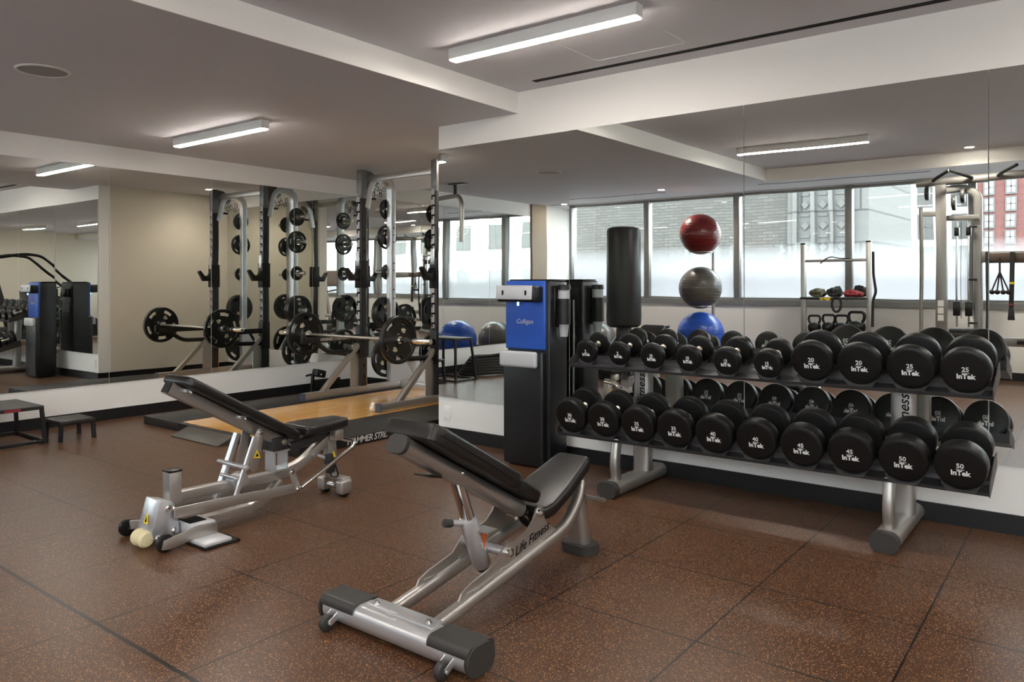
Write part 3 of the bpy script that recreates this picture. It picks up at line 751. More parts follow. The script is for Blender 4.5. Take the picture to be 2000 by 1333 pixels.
MB().b2((-5.75, 6.183, PZ + 0.015), (-5.33, 6.19, PZ + 0.062)).part('cross_beam_grip', 'black_plastic', pr)
PEG = {2.12: (10, 'small round'), 1.80: (25, 'medium slotted'), 1.40: (5, 'smallest round'), 0.93: (35, 'large slotted'), 0.42: (45, 'largest slotted')}
for x, out, sname in ((RX[0], -1, 'left'), (RX[1], 1, 'right')):
    for z, (w, nm) in PEG.items():
        T = {45: .046, 35: .042, 25: .038, 10: .030, 5: .026}[w]
        nn = 2 if w == 35 else 1
        pos = {2.12: 'top', 1.80: 'second', 1.40: 'middle', 0.93: 'fourth', 0.42: 'bottom'}[z]
        for j in range(nn):
            xx = x + out * (0.048 + T / 2 + j * (T + 0.004))
            lab = '%s black plate%s on the %s peg, %s side of rack' % (nm, ('' if nn == 1 else (', inner of two' if j == 0 else ', outer of two')), pos, sname)
            plate(w, (xx, PY, z), lab, 'weight plates stored on the power rack', random.uniform(0, 6))

# barbell resting on the spotter arms
BZ, BYy = 0.744, 4.985
bb = thing('barbell', 'steel olympic barbell loaded with two plates across the spotter arms', 'barbell', (-5.85, BYy, BZ))
MB().cyl((-6.505, BYy, BZ), (-5.195, BYy, BZ), 0.0145, n=20).part('shaft', 'knurl_steel', bb)
for s, e in ((-6.505, -6.955), (-5.195, -4.745)):
    d = 1 if e > s else -1
    sl = MB().cyl((s + d * 0.005, BYy, BZ), (e, BYy, BZ), 0.025, n=24, bev=0.003).part('sleeve', 'chrome', bb)
    MB().cyl((s - d * 0.025, BYy, BZ), (s + d * 0.006, BYy, BZ), 0.0385, n=24, bev=0.003).part('collar', 'chrome', sl)
plate(45, (-6.505 - 0.006 - 0.027, BYy, BZ), 'black slotted weight plate on the left end of the barbell', 'weight plates on the barbell', 0.5)
plate(45, (-5.195 + 0.006 + 0.027, BYy, BZ), 'black slotted weight plate on the right end of the barbell', 'weight plates on the barbell', 2.6)

# black pivot attachment on the floor behind the platform
lm = thing('landmine_attachment', 'short black floor attachment with swivel head between mirror wall and platform', 'attachment', (-7.05, 5.6, 0))
MB().b2((-7.16, 5.40, 0), (-6.88, 5.90, 0.012), 0.002).part('base_plate', 'black_metal', lm)
MB().b2((-7.10, 5.50, 0.01), (-7.05, 5.88, 0.17), 0.004).part('side_plate', 'black_metal', lm)
MB().bar((-7.06, 5.47, 0.01), (-7.06, 5.49, 0.24), 0.03, 0.03, 0.004).part('post', 'black_metal', lm)
hd_ = MB().box((-7.04, 5.56, 0.245), (0.09, 0.14, 0.085), 0.015, 3, Matrix.Rotation(-0.25, 4, 'X')).part('swivel_head', 'black_plastic', lm)
MB().cyl((-7.09, 5.42, 0.225), (-7.09, 5.50, 0.235), 0.011).part('handle_pin', 'black_metal', hd_)
MB().cyl((-6.997, 5.55, 0.235), (-6.99, 5.55, 0.235), 0.012, n=12).part('bolt', 'chrome', hd_)

# ------------------------------------------------------------------ plyo boxes
def plyo(x0, x1, y0, y1, h, label, splay=0.03, rails=True, tape=False):
    t = thing('plyo_box', label, 'plyo box', ((x0 + x1) / 2, (y0 + y1) / 2, 0), 'black steel plyo boxes')
    s = splay
    MB().b2((x0 + s, y0 + s, h - 0.03), (x1 - s, y1 - s, h), 0.005).part('platform_top', 'mat_rubber', t)
    for (a, b, da, db) in ((x0, y0, 1, 1), (x1, y0, -1, 1), (x0, y1, 1, -1), (x1, y1, -1, -1)):
        MB().bar((a + da * 0.014, b + db * 0.014, 0.0), (a + da * (s + 0.014), b + db * (s + 0.014), h - 0.028), 0.028, 0.028, 0.003, up=(1, 0, 0)).part('leg', 'black_metal', t)
    if rails:
        for (p, q) in (((x0 + .014, y0 + .014), (x1 - .014, y0 + .014)), ((x0 + .014, y1 - .014), (x1 - .014, y1 - .014)), ((x0 + .014, y0 + .014), (x0 + .014, y1 - .014)), ((x1 - .014, y0 + .014), (x1 - .014, y1 - .014))):
            MB().bar((*p, 0.018), (*q, 0.018), 0.024, 0.024, 0.003).part('base_rail', 'black_metal', t)
    if tape: MB().b2((x1 - s - 0.001, y1 - 0.30, h - 0.028), (x1 - s + 0.0015, y1 - 0.19, h - 0.004)).part('tape', 'strap_red', t, 'strip of red tape')
plyo(-7.22, -6.625, 1.97, 2.57, 0.30, 'medium black steel plyo box at the left edge below the mirror', 0.02, True, True)
plyo(-6.86, -6.555, 2.625, 2.91, 0.165, 'low black step with four legs beside the taller plyo box', 0.006, False)
plyo(-7.12, -6.50, 1.50, 1.93, 0.56, 'tall black plyo box, seen in the mirror left of the water dispenser', 0.05, True)

# ------------------------------------------------------------------ front adjustable bench
FX = -1.955
fb = thing('adjustable_bench', 'front adjustable weight bench with round silver tube frame and black pads', 'weight bench', (FX, 2.45, 0))
fbar = MB().sweep([(-2.30, 1.895, 0.055), (-1.60, 1.895, 0.055)], rrect(0.125, 0.088, 0.040, 6)).part('foot_bar', 'bright_silver', fb)
for a, b in ((-2.315, -2.135), (-1.765, -1.585)):
    c_ = MB().sweep([(a, 1.900, 0.079), (b, 1.900, 0.079)], rrect(0.136, 0.050, 0.0245, 6)).part('foot_cover', 'grey_plastic', fbar)
    xx = a if a < -2 else b
    MB().sweep([(xx - 0.006, 1.897, 0.054), (xx + 0.006, 1.897, 0.054)], rrect(0.135, 0.098, 0.042, 6)).part('end_cap', 'grey_plastic', fbar)
pl_ = MB().b2((-2.12, 1.885, 0.097), (-1.79, 1.945, 0.104), 0.002).part('mounting_plate', 'bright_silver', fb)
for x in (-2.085, -1.825): MB().lathe([(0.0, 0.012), (0.008, 0.010), (0.012, 0.003), (0.014, 0.0)], (x, 1.905, 0.104), n=16).part('bolt', 'chrome', pl_)
for x in (-2.235, -1.665):
    cw = MB().cyl((x - 0.014, 1.800, 0.030), (x + 0.014, 1.800, 0.030), 0.030, n=24, bev=0.006).part('caster', 'grey_plastic', fb)
    br_ = MB()
    for dx in (0.017, -0.021): br_.bar((x + dx, 1.800, 0.030), (x + dx + 0.004, 1.845, 0.058), 0.004, 0.024, 0.002)
    br_.cyl((x - 0.022, 1.80, 0.03), (x + 0.024, 1.80, 0.03), 0.005, n=10)
    br_.part('caster_bracket', 'bright_silver', cw)
for s in (-1, 1):
    x = FX + s * 0.108
    MB().sweep(rpath([(x, 1.93, 0.056), (x, 2.79, 0.204), (FX + s * 0.085, 2.93, 0.29), (FX + s * 0.06, 2.985, 0.35)], 0.10, 8), rrect(0.046, 0.056, 0.020, 4)).part('rail', 'silver_paint', fb)
    pts = [(2.07, 0.085), (2.10, 0.135), (2.15, 0.155), (2.29, 0.185), (2.335, 0.225), (2.375, 0.248), (2.42, 0.246), (2.50, 0.262), (2.545, 0.295), (2.568, 0.335), (2.592, 0.345), (2.612, 0.335), (2.625, 0.285), (2.645, 0.255), (2.70, 0.225), (2.72, 0.195), (2.60, 0.165), (2.10, 0.090)]
    gp = MB().prism([(x - 0.004, y, z) for y, z in pts], (0.008, 0, 0)).part('side_plate', 'silver_paint', fb)
    for (y, z, r) in ((2.375, 0.210, 0.019), (2.585, 0.318, 0.017)):
        MB().lathe([(r * 0.5, 0.010), (r * 0.55, 0.016), (r, 0.014), (r * 1.05, 0.0)], (x + s * 0.004, y, z), (s, 0, 0), 18).part('pivot_bolt', 'chrome', gp)
    wl = MB()
    for y in (2.16, 2.36, 2.62): wl.b2((x - 0.010, y - 0.035, 0.098 + (y - 2.16) * 0.147 + 0.022), (x + 0.010, y + 0.035, 0.098 + (y - 2.16) * 0.147 + 0.034), 0.003)
    wl.part('weld_tabs', 'silver_paint', gp)
    if s == 1: lettering([(text_mesh('Life Fitness', 0.054, 0.0005, 0.0003, 0.4), Matrix.Translation(-Vector(fb.location)) @ frame((x + 0.0046, 2.535, 0.222), (0, 1, 0.22), (0, 0, 1)))], 'dark_ink', gp)
MB().cyl((FX - 0.104, 2.375, 0.210), (FX + 0.104, 2.375, 0.210), 0.019, n=18).part('cross_tube', 'bright_silver', fb)
dr = Vector((0, 0.086, -0.205)).normalized(); st = Vector((FX, 2.262, 0.352))
sl_ = MB().cyl(st, st + dr * 0.225, 0.037, n=28, bev=0.004).part('sleeve', 'bright_silver', fb)
MB().cyl(st + dr * 0.222, st + dr * 0.245, 0.024, n=20).part('sleeve_plug', 'grey_plastic', sl_)
MB().prism([(FX + 0.036, 2.30, 0.30), (FX + 0.036, 2.335, 0.28), (FX + 0.036, 2.32, 0.22)], (0.002, 0, 0)).part('warning_label', 'warn_orange', sl_)
MB().b2((FX + 0.01, 2.28, 0.300), (FX + 0.085, 2.345, 0.306)).part('stop_tab', 'silver_paint', sl_)
kp = MB().cyl((FX, 2.25, 0.335), (FX - 0.012, 2.175, 0.352), 0.012, n=16).part('pop_pin', 'bright_silver', fb)
MB().cyl((FX - 0.012, 2.18, 0.350), (FX - 0.017, 2.145, 0.358), 0.017, n=10, bev=0.003).part('pin_knob', 'grey_plastic', kp)
MB().sweep([(FX, 2.185, 0.545), st], rrect(0.056, 0.040, 0.016, 4)).part('adjuster_rod', 'chrome', fb)
# back pad and its beam
dp = Vector((0, 0.702, -0.393)).normalized(); np_ = Vector((0, 0.393, 0.702)).normalized(); h0 = Vector((FX, 1.921, 0.724))
bmv = h0 - np_ * 0.034
beam_a = bmv + dp * -0.012; beam_b = bmv + dp * 0.775
bb_ = MB().sweep([beam_a, beam_b], rrect(0.092, 0.066, 0.029, 6)).part('back_beam', 'charcoal_metal', fb)
bb_.data.materials[0] = MATS['silver_paint']
MB().sweep([beam_a - dp * 0.016, beam_a + dp * 0.002], rrect(0.095, 0.069, 0.030, 6)).part('beam_cap', 'grey_plastic', bb_)
MB().prism([beam_a + dp * 0.24 - np_ * 0.04 + Vector((-0.03, 0, 0)), beam_a + dp * 0.24 - np_ * 0.04 + Vector((0.03, 0, 0)), beam_a + dp * 0.16 - np_ * 0.062 + Vector((0.04, 0, 0)), beam_a + dp * 0.16 - np_ * 0.062 + Vector((-0.04, 0, 0))], np_ * 0.006, 0.002).part('release_lever', 'black_plastic', bb_)
for tt in (0.33,): MB().ball(beam_a + dp * tt + Vector((0.045, 0, 0.012)), 0.008, u=12, v=8).part('bolt', 'chrome', bb_)
def pad(half, d, n, o, thick, bev):
    pts = [o + d * t + Vector((w, 0, 0)) for t, w in half] + [o + d * t - Vector((w, 0, 0)) for t, w in half[::-1]]
    return MB().prism(pts, n * thick, bev, 4)
bpd = pad([(0.0, 0.105), (0.012, 0.120), (0.05, 0.135), (0.55, 0.135), (0.585, 0.118), (0.60, 0.112)], dp, np_, h0, 0.068, 0.013).part('back_pad', 'vinyl', fb)
pad([(0.585, 0.108), (0.70, 0.105), (0.775, 0.098), (0.80, 0.080)], dp, np_, h0 + np_ * 0.004, 0.054, 0.016).part('pad_tip', 'vinyl', bpd)
ss = []
for w, t in ((0.1355, 0.03), (0.1355, 0.56)): ss.append(h0 + np_ * 0.034 + dp * t + Vector((w, 0, 0)))
MB().tube(ss, 0.0022, 6).part('seam', 'dark_ink', bpd)
# seat
ds = Vector((0, 0.935, 0.355)).normalized(); ns = Vector((0, -0.355, 0.935)).normalized(); s0 = Vector((FX, 2.640, 0.262))
seat = pad([(0.0, 0.085), (0.02, 0.115), (0.06, 0.128), (0.20, 0.122), (0.38, 0.098), (0.425, 0.090), (0.44, 0.070)], ds, ns, s0, 0.058, 0.018).part('seat_pad', 'vinyl', fb)
MB().prism([(FX - 0.075, 2.70, 0.275), (FX + 0.075, 2.70, 0.275), (FX + 0.06, 2.99, 0.385), (FX - 0.06, 2.99, 0.385)], (0, 0.008, -0.022), 0.003).part('seat_frame', 'black_metal', fb)
# rear leg
MB().sweep([(FX, 3.075, 0.03), (FX, 3.045, 0.20), (FX, 3.005, 0.40)], rrect(0.075, 0.105, 0.03, 5), up=(1, 0, 0)).part('rear_leg', 'silver_paint', fb)
MB().sweep([(FX, 3.075, 0.0), (FX, 3.075, 0.042)], rrect(0.125, 0.185, 0.060, 6), up=(1, 0, 0)).part('rear_foot', 'grey_plastic', fb)
MB().tube(rpath([(FX - 0.06, 3.02, 0.275), (FX - 0.06, 3.18, 0.225), (FX - 0.035, 3.24, 0.205), (FX + 0.035, 3.24, 0.205), (FX + 0.06, 3.18, 0.225), (FX + 0.06, 3.02, 0.275)], 0.05, 6), 0.0135, 14).part('lift_handle', 'silver_paint', fb)
for s in (-1, 1): MB().sweep(rpath([(FX + s * 0.03, 2.62, 0.30), (FX + s * 0.03, 2.66, 0.24), (FX + s * 0.03, 2.74, 0.19)], 0.06, 6), rrect(0.012, 0.03, 0.004, 2)).part('seat_link', 'black_metal', fb)

# ------------------------------------------------------------------ rear adjustable bench
GX = -3.65
rb = thing('adjustable_bench', 'rear adjustable weight bench with square silver linkage frame and black pads', 'weight bench', (GX, 2.45, 0))
dp = Vector((0, 0.675, -0.385)).normalized(); np_ = Vector((0, 0.385, 0.675)).normalized(); h0 = Vector((GX, 1.985, 0.775))
pad([(0.0, 0.105), (0.02, 0.128), (0.06, 0.133), (0.70, 0.133), (0.755, 0.120), (0.785, 0.095)], dp, np_, h0, 0.046, 0.014).part('back_pad', 'vinyl', rb)
b0 = h0 - np_ * 0.032 - dp * 0.015
bm_ = MB().sweep([b0, b0 + dp * 0.79], rrect(0.066, 0.058, 0.004, 3)).part('back_beam', 'silver_paint', rb)
MB().sweep([b0 - dp * 0.006, b0 + dp * 0.002], rrect(0.062, 0.054, 0.004, 3)).part('beam_cap', 'black_plastic', bm_)
for tt in (0.085, 0.44):
    q = b0 + dp * tt + np_ * 0.026
    MB().b2((q.x + 0.02, q.y - 0.02, q.z - 0.008), (q.x + 0.055, q.y + 0.025, q.z + 0.008), 0.002).part('pad_clip', 'bright_silver', bm_)
    MB().ball((q.x + 0.05, q.y + 0.01, q.z - 0.010), 0.010, u=12, v=8).part('bolt', 'chrome', bm_)
pv = b0 + dp * 0.745
MB().cyl(pv + Vector((-0.06, 0, 0)), pv + Vector((0.06, 0, 0)), 0.017, n=20, bev=0.003).part('pivot_pin', 'knurl_steel', bm_)
MB().b2((GX - 0.05, pv.y - 0.07, pv.z - 0.045), (GX + 0.05, pv.y + 0.03, pv.z + 0.028), 0.006).part('pivot_bracket', 'charcoal_metal', rb)
sc_ = pad([(0.0, 0.095), (0.02, 0.118), (0.06, 0.125), (0.14, 0.122), (0.30, 0.085), (0.335, 0.078), (0.35, 0.060)], Vector((0, 1, 0.01)).normalized(), Vector((0, -0.01, 1)), Vector((GX, 2.705, 0.405)), 0.054, 0.016).part('seat_pad', 'vinyl', rb)
MB().bar((GX, 2.66, 0.335), (GX, 2.99, 0.385), 0.05, 0.045, 0.004).part('seat_beam', 'charcoal_metal', rb)
MB().b2((GX + 0.04, 2.925, 0.345), (GX + 0.10, 2.985, 0.405), 0.006).part('hinge_block', 'knurl_steel', rb)
# main beam sweeping up to the seat
MB().sweep(rpath([(GX, 1.98, 0.208), (GX, 2.62, 0.198), (GX, 2.76, 0.235), (GX, 2.86, 0.30), (GX, 2.965, 0.36)], 0.10, 6), rrect(0.052, 0.050, 0.004, 3)).part('main_beam', 'silver_paint', rb)
fp = MB().b2((GX - 0.034, 1.949, 0.06), (GX + 0.034, 2.013, 0.335), 0.004).part('front_post', 'silver_paint', rb)
MB().b2((GX - 0.036, 1.947, 0.335), (GX + 0.036, 2.015, 0.347), 0.004).part('post_cap', 'black_plastic', fp)
hs = MB().prism([(GX - 0.065, y, z) for y, z in ((1.882, 0.222), (1.945, 0.205), (1.968, 0.165), (1.985, 0.045), (1.965, 0.020), (1.88, 0.022), (1.850, 0.045), (1.842, 0.080))], (0.135, 0, 0), 0.003).part('roller_housing', 'bright_silver', rb)
lab = MB().prism([(GX - 0.02, 1.8465, 0.110), (GX + 0.025, 1.8465, 0.110), (GX + 0.0025, 1.857, 0.162)], (0, -0.0015, 0.0003)).part('warning_label', 'warn_yellow', hs)
MB().prism([(GX - 0.004, 1.8465, 0.118), (GX + 0.010, 1.8465, 0.118), (GX + 0.003, 1.852, 0.142)], (0, -0.0022, 0.0004)).part('warning_symbol', 'dark_ink', lab)
for (y, z, r) in ((1.925, 0.178, 0.016), (1.955, 0.168, 0.015), (1.955, 0.062, 0.015), (1.872, 0.045, 0.014)):
    MB().lathe([(0.0, 0.012), (r * 0.7, 0.010), (r, 0.004), (r, 0.0)], (GX + 0.070, y, z), (1, 0, 0), 18).part('bolt', 'chrome', hs)
ro = MB()
for k in range(2): ro.lathe([(0.0, 0), (0.030, 0), (0.040, 0.010), (0.042, 0.022), (0.040, 0.034), (0.030, 0.044), (0, 0.044)], (GX - 0.050 + 0.054 * k, 1.832, 0.043), (1, 0, 0), 24)
ro.part('roller', 'cream_urethane', rb)
for (x, y, s) in ((GX - 0.225, 1.868, -1), (GX + 0.155, 1.862, 1)):
    w = MB().cyl((x - 0.014, y, 0.042), (x + 0.014, y, 0.042), 0.042, n=28, bev=0.006).part('transport_wheel', 'black_plastic', rb)
    MB().cyl((x + 0.013, y, 0.042), (x + 0.022, y, 0.042), 0.008, n=12).part('axle', 'chrome', w)
MB().bar((GX - 0.21, 1.878, 0.055), (GX - 0.06, 1.95, 0.075), 0.012, 0.045, 0.003).part('wheel_arm', 'silver_paint', rb)
MB().prism([(GX + 0.170, y, z) for y, z in ((1.835, 0.020), (1.845, 0.062), (1.90, 0.072), (2.02, 0.094), (2.12, 0.082), (2.12, 0.030), (2.02, 0.030), (1.87, 0.014))], (0.008, 0, 0), 0.002).part('wheel_arm', 'silver_paint', rb)
MB().b2((GX + 0.02, 1.99, 0.035), (GX + 0.168, 2.115, 0.094), 0.004).part('stabilizer', 'drip_silver', rb)
st_ = MB().b2((GX + 0.03, 2.00, 0.094), (GX + 0.13, 2.09, 0.0965), 0.001).part('step_plate', 'dark_ink', rb)
lettering([(text_mesh('LIFT\nTO MOVE', 0.022, 0.0003, 0.0004), Matrix.Translation(-Vector(rb.location)) @ frame((GX + 0.08, 2.045, 0.0969), (1, 0, 0), (0, 1, 0)))], 'grey_ink', st_) if False else None
MB().b2((GX + 0.10, 1.985, 0.012), (GX + 0.29, 2.13, 0.030), 0.006).part('foot_shoe', 'drip_silver', rb)
MB().b2((GX + 0.095, 1.98, 0.0), (GX + 0.30, 2.17, 0.014), 0.006).part('foot_pad', 'black_plastic', rb)
for s in (1, -1):
    x = GX + s * 0.088
    MB().sweep(rpath([(x, 1.945, 0.152), (x, 2.33, 0.140), (x, 2.50, 0.128), (x, 2.65, 0.128)], 0.06, 4), rrect(0.012, 0.052, 0.002, 2)).part('lower_link', 'silver_paint', rb)
    lk = MB().prism([(x + s * 0.008, y, z) for y, z in ((2.598, 0.222), (2.614, 0.243), (2.636, 0.235), (2.675, 0.125), (2.660, 0.100), (2.636, 0.108))], (s * 0.008, 0, 0), 0.003).part('rear_link', 'silver_paint', rb)
    for y, z in ((2.617, 0.224), (2.655, 0.120)): MB().lathe([(0.0, 0.012), (0.010, 0.010), (0.014, 0.004), (0.014, 0.0)], (x + s * 0.016, y, z), (s, 0, 0), 16).part('bolt', 'chrome', lk)
MB().bar((GX + 0.03, 1.99, 0.058), (GX + 0.03, 2.40, 0.062), 0.055, 0.05, 0.004).part('floor_beam', 'silver_paint', rb)
MB().sweep(rpath([(GX + 0.03, 2.38, 0.062), (GX + 0.03, 2.48, 0.085), (GX + 0.02, 2.60, 0.16)], 0.06, 4), rrect(0.05, 0.045, 0.004, 3)).part('floor_beam_riser', 'silver_paint', rb)
# ladder that holds the back angle
for s in (-1, 1):
    x = GX + s * 0.083
    MB().bar((x, 2.395, 0.452), (x, 2.262, 0.110), 0.014 if s == 1 else 0.034, 0.026, 0.003).part('ladder_rail', 'bright_silver', rb)
    x = GX + s * 0.060
    lp = MB().prism([(x, y, z) for y, z in ((2.412, 0.462), (2.425, 0.485), (2.45, 0.488), (2.468, 0.465), (2.425, 0.270), (2.395, 0.255), (2.372, 0.285))], (s * 0.007, 0, 0), 0.002).part('ladder_plate', 'silver_paint', rb)
    MB().lathe([(0.0, 0.010), (0.010, 0.008), (0.013, 0.0)], (x + s * 0.007, 2.443, 0.465), (s, 0, 0), 16).part('bolt', 'chrome', lp)
    if s == 1:
        wl = MB().prism([(x + 0.0075, 2.395, 0.335), (x + 0.0075, 2.438, 0.330), (x + 0.0075, 2.419, 0.378)], (0.0012, 0, 0)).part('warning_label', 'warn_yellow', lp)
        MB().prism([(x + 0.0088, 2.408, 0.341), (x + 0.0088, 2.428, 0.339), (x + 0.0088, 2.419, 0.360)], (0.0008, 0, 0)).part('warning_symbol', 'dark_ink', wl)
MB().cyl((GX - 0.15, 2.325, 0.303), (GX + 0.13, 2.318, 0.306), 0.0125, n=18, bev=0.002).part('release_handle', 'bright_silver', rb)
MB().cyl((GX - 0.083, 2.30, 0.245), (GX + 0.083, 2.30, 0.245), 0.010, n=14).part('ladder_rung', 'bright_silver', rb)
MB().box((GX, 2.345, 0.215), (0.085, 0.085, 0.07), 0.008, 2, Matrix.Rotation(0.35, 4, 'X')).part('sliding_carriage', 'bright_silver', rb)
bx = MB(); bx.b2((GX - 0.045, 2.545, 0.232), (GX + 0.045, 2.552, 0.340)); bx.b2((GX - 0.045, 2.625, 0.232), (GX + 0.045, 2.632, 0.340)); bx.b2((GX - 0.045, 2.545, 0.226), (GX + 0.045, 2.640, 0.236)); bx.b2((GX - 0.052, 2.535, 0.333), (GX + 0.052, 2.640, 0.341))
bx.part('pivot_stand', 'bright_silver', rb)
# carry handle and rear wheels
MB().tube(rpath([(GX + 0.12, 2.665, 0.130), (GX + 0.13, 3.03, 0.300), (GX + 0.11, 3.055, 0.325), (GX + 0.00, 3.02, 0.335)], 0.03, 6), 0.0125, 14).part('carry_handle', 'chrome', rb)
MB().prism([(GX - 0.028, y, z) for y, z in ((2.92, 0.36), (2.985, 0.36), (3.01, 0.10), (2.95, 0.10))], (0.056, 0, 0), 0.004).part('rear_post', 'silver_paint', rb)
rbx = MB().b2((GX + 0.055, 2.955, 0.018), (GX + 0.115, 3.04, 0.100), 0.012, 3); rbx.b2((GX - 0.115, 2.955, 0.018), (GX - 0.055, 3.04, 0.100), 0.012, 3); rbx.b2((GX - 0.09, 2.99, 0.085), (GX + 0.09, 3.055, 0.108), 0.008)
rbx.part('rear_bracket', 'silver_paint', rb)
MB().cyl((GX - 0.04, 2.985, 0.06), (GX + 0.025, 2.985, 0.06), 0.014, n=16).part('rear_axle', 'bright_silver', rb)
for x in (GX - 0.085, GX + 0.085): MB().cyl((x - 0.022, 2.995, 0.030), (x + 0.022, 2.995, 0.030), 0.030, n=24, bev=0.005).part('rear_roller', 'black_plastic', rb)
MB().cyl((GX + 0.03, 2.855, 0.262), (GX + 0.085, 2.86, 0.256), 0.010, n=14).part('pull_pin', 'bright_silver', rb)
stp = MB(); stp.box((GX + 0.085, 2.885, 0.245), (0.03, 0.05, 0.06), 0.008); stp.box((GX + 0.08, 2.90, 0.195), (0.035, 0.05, 0.07), 0.006)
stp.sweep(rpath([(GX + 0.09, 2.905, 0.27), (GX + 0.09, 2.955, 0.13), (GX + 0.09, 2.90, 0.135), (GX + 0.09, 2.885, 0.22)], 0.02, 4), rrect(0.006, 0.010, 0.002, 2), up=(1, 0, 0))
stp.part('pull_strap', 'strap_black', rb)
MB().prism([(GX + 0.0295, 2.945, 0.235), (GX + 0.0295, 2.985, 0.232), (GX + 0.0295, 2.967, 0.272)], (0.0012, 0, 0)).part('warning_label', 'warn_yellow', rb)

# ------------------------------------------------------------------ things by the windows, seen in the mirrors
# freestanding punching bag
pb = thing('punching_bag', 'tall black freestanding punching bag by the windows, seen in the mirror', 'punching bag', (-4.88, 0.45, 0))
MB().lathe([(0.0, 1.955), (0.15, 1.95), (0.205, 1.93), (0.218, 1.895), (0.222, 1.30), (0.232, 0.78), (0.225, 0.69), (0.19, 0.66), (0.0, 0.65)], (-4.88, 0.45, 0), n=40).part('bag', 'bag_black', pb)
MB().lathe([(0.0, 0.65), (0.10, 0.65), (0.12, 0.52), (0.28, 0.32), (0.36, 0.22), (0.38, 0.08), (0.36, 0.0), (0.0, 0.0)], (-4.88, 0.45, 0), n=40).part('base', 'black_plastic', pb)
# a black incline box beside it
wb = thing('wedge_box', 'black wedge-topped box standing beside the punching bag, seen in the mirror', 'wedge box', (-4.92, -0.20, 0))
MB().prism([(-5.16, -0.45, 0), (-4.70, -0.45, 0), (-4.70, -0.45, 0.59), (-5.16, -0.45, 0.52)], (0, 0.49, 0), 0.01).part('box_body', 'black_plastic', wb)
MB().prism([(-5.18, -0.47, 0.525), (-4.68, -0.47, 0.595), (-4.68, -0.47, 0.63), (-5.18, -0.47, 0.56)], (0, 0.52, 0), 0.008).part('padded_top', 'vinyl', wb)
# ball stand with three balls
bs = thing('ball_stand', 'slim grey upright stand holding three exercise balls by the windows', 'ball stand', (-4.42, -1.2, 0))
MB().cyl((-4.42, -1.345, 0.03), (-4.42, -1.345, 1.66), 0.022, n=16).part('pole', 'silver_paint', bs)
MB().b2((-4.75, -1.45, 0), (-4.10, -0.75, 0.03), 0.01).part('base', 'charcoal_metal', bs)
BALLS = ((1.897, 0.283, 'ball_red', 'dark red exercise ball on top of the stand, seen in the mirror'), (1.145, 0.296, 'ball_grey', 'grey exercise ball in the middle of the stand, seen in the mirror'), (0.478, 0.328, 'ball_blue', 'blue exercise ball lowest on the stand, seen in the mirror'))
for z, r, m_, lab in BALLS:
    if z > 0.6:
        MB().sweep([(-4.45 + r * 0.52 * math.cos(a), -0.97 + r * 0.52 * math.sin(a), z - r * 0.875) for a in [2 * PI * k / 20 for k in range(20)]], circ(0.009, 8), closed=True).part('ring', 'silver_paint', bs)
        MB().tube([(-4.42, -1.345, z - r * 0.875), (-4.44, -0.97 - r * 0.50, z - r * 0.875)], 0.009, 8).part('ring_arm', 'silver_paint', bs)
def gym_ball(c, r, m_, lab):
    b = MB(); b.ball(c, r, u=48, v=32)
    o = b.part('exercise_ball', m_); tag(o, lab, 'exercise ball', 'inflated exercise balls')
    rg = MB()
    for k in range(-4, 5):
        zz = k * r * 0.13; rr = math.sqrt(r * r - zz * zz)
        rg.sweep([(c[0] + rr * math.cos(2 * PI * j / 40), c[1] + rr * math.sin(2 * PI * j / 40), c[2] + zz) for j in range(40)], circ(0.0025, 6), closed=True)
    rg.part('ribs', m_, o)
for z, r, m_, lab in BALLS: gym_ball((-4.45, -0.97, z), r, m_, lab)
gym_ball((-6.11, -0.34, 0.327), 0.327, 'ball_blue', 'blue exercise ball on the floor, reflected left of the water dispenser')
gym_ball((-6.26, -1.17, 0.305), 0.305, 'ball_grey', 'grey exercise ball on the floor, reflected behind the water dispenser')
# battle rope coiled at the wall
rp = []
for k in range(0, 150):
    a = k * 0.24; rr = 0.30 - 0.0007 * k
    rp.append((-6.92 + rr * 1.0 * math.cos(a), 0.70 + rr * 2.0 * math.sin(a), 0.024 + 0.0013 * k + 0.012 * math.sin(a * 3)))
tag(MB().tube(rp, 0.024, 8).part('battle_rope', 'rope_black'), 'coiled black battle rope on the floor below the left mirrors', 'battle rope')
# suspension frame arm reaching from the ceiling
sa_ = thing('suspension_rig', 'bent grey ceiling arm with hanging rings, seen in the corner mirror', 'suspension arm', (-6.4, 1.9, ZL))
MB().tube(rpath([(-7.25, 1.62, 2.40), (-6.46, 1.86, 2.40), (-6.46, 1.86, 1.80)], 0.16, 8), 0.030, 14).part('arm', 'silver_paint', sa_)
MB().b2((-6.68, 1.78, ZL - 0.012), (-6.42, 1.88, ZL), 0.004).part('ceiling_plate', 'charcoal_metal', sa_)
MB().cyl((-6.60, 1.82, 2.40), (-6.60, 1.82, ZL - 0.015), 0.022, n=14).part('hanger', 'charcoal_metal', sa_)
for dy in (-0.05, 0.05): MB().sweep([(-6.46 + 0.0, 1.86 + dy + a, 1.95 + b) for a, b in circ(0.05, 20)], circ(0.005, 6), up=(1, 0, 0), closed=True).part('ring', 'chrome', sa_)
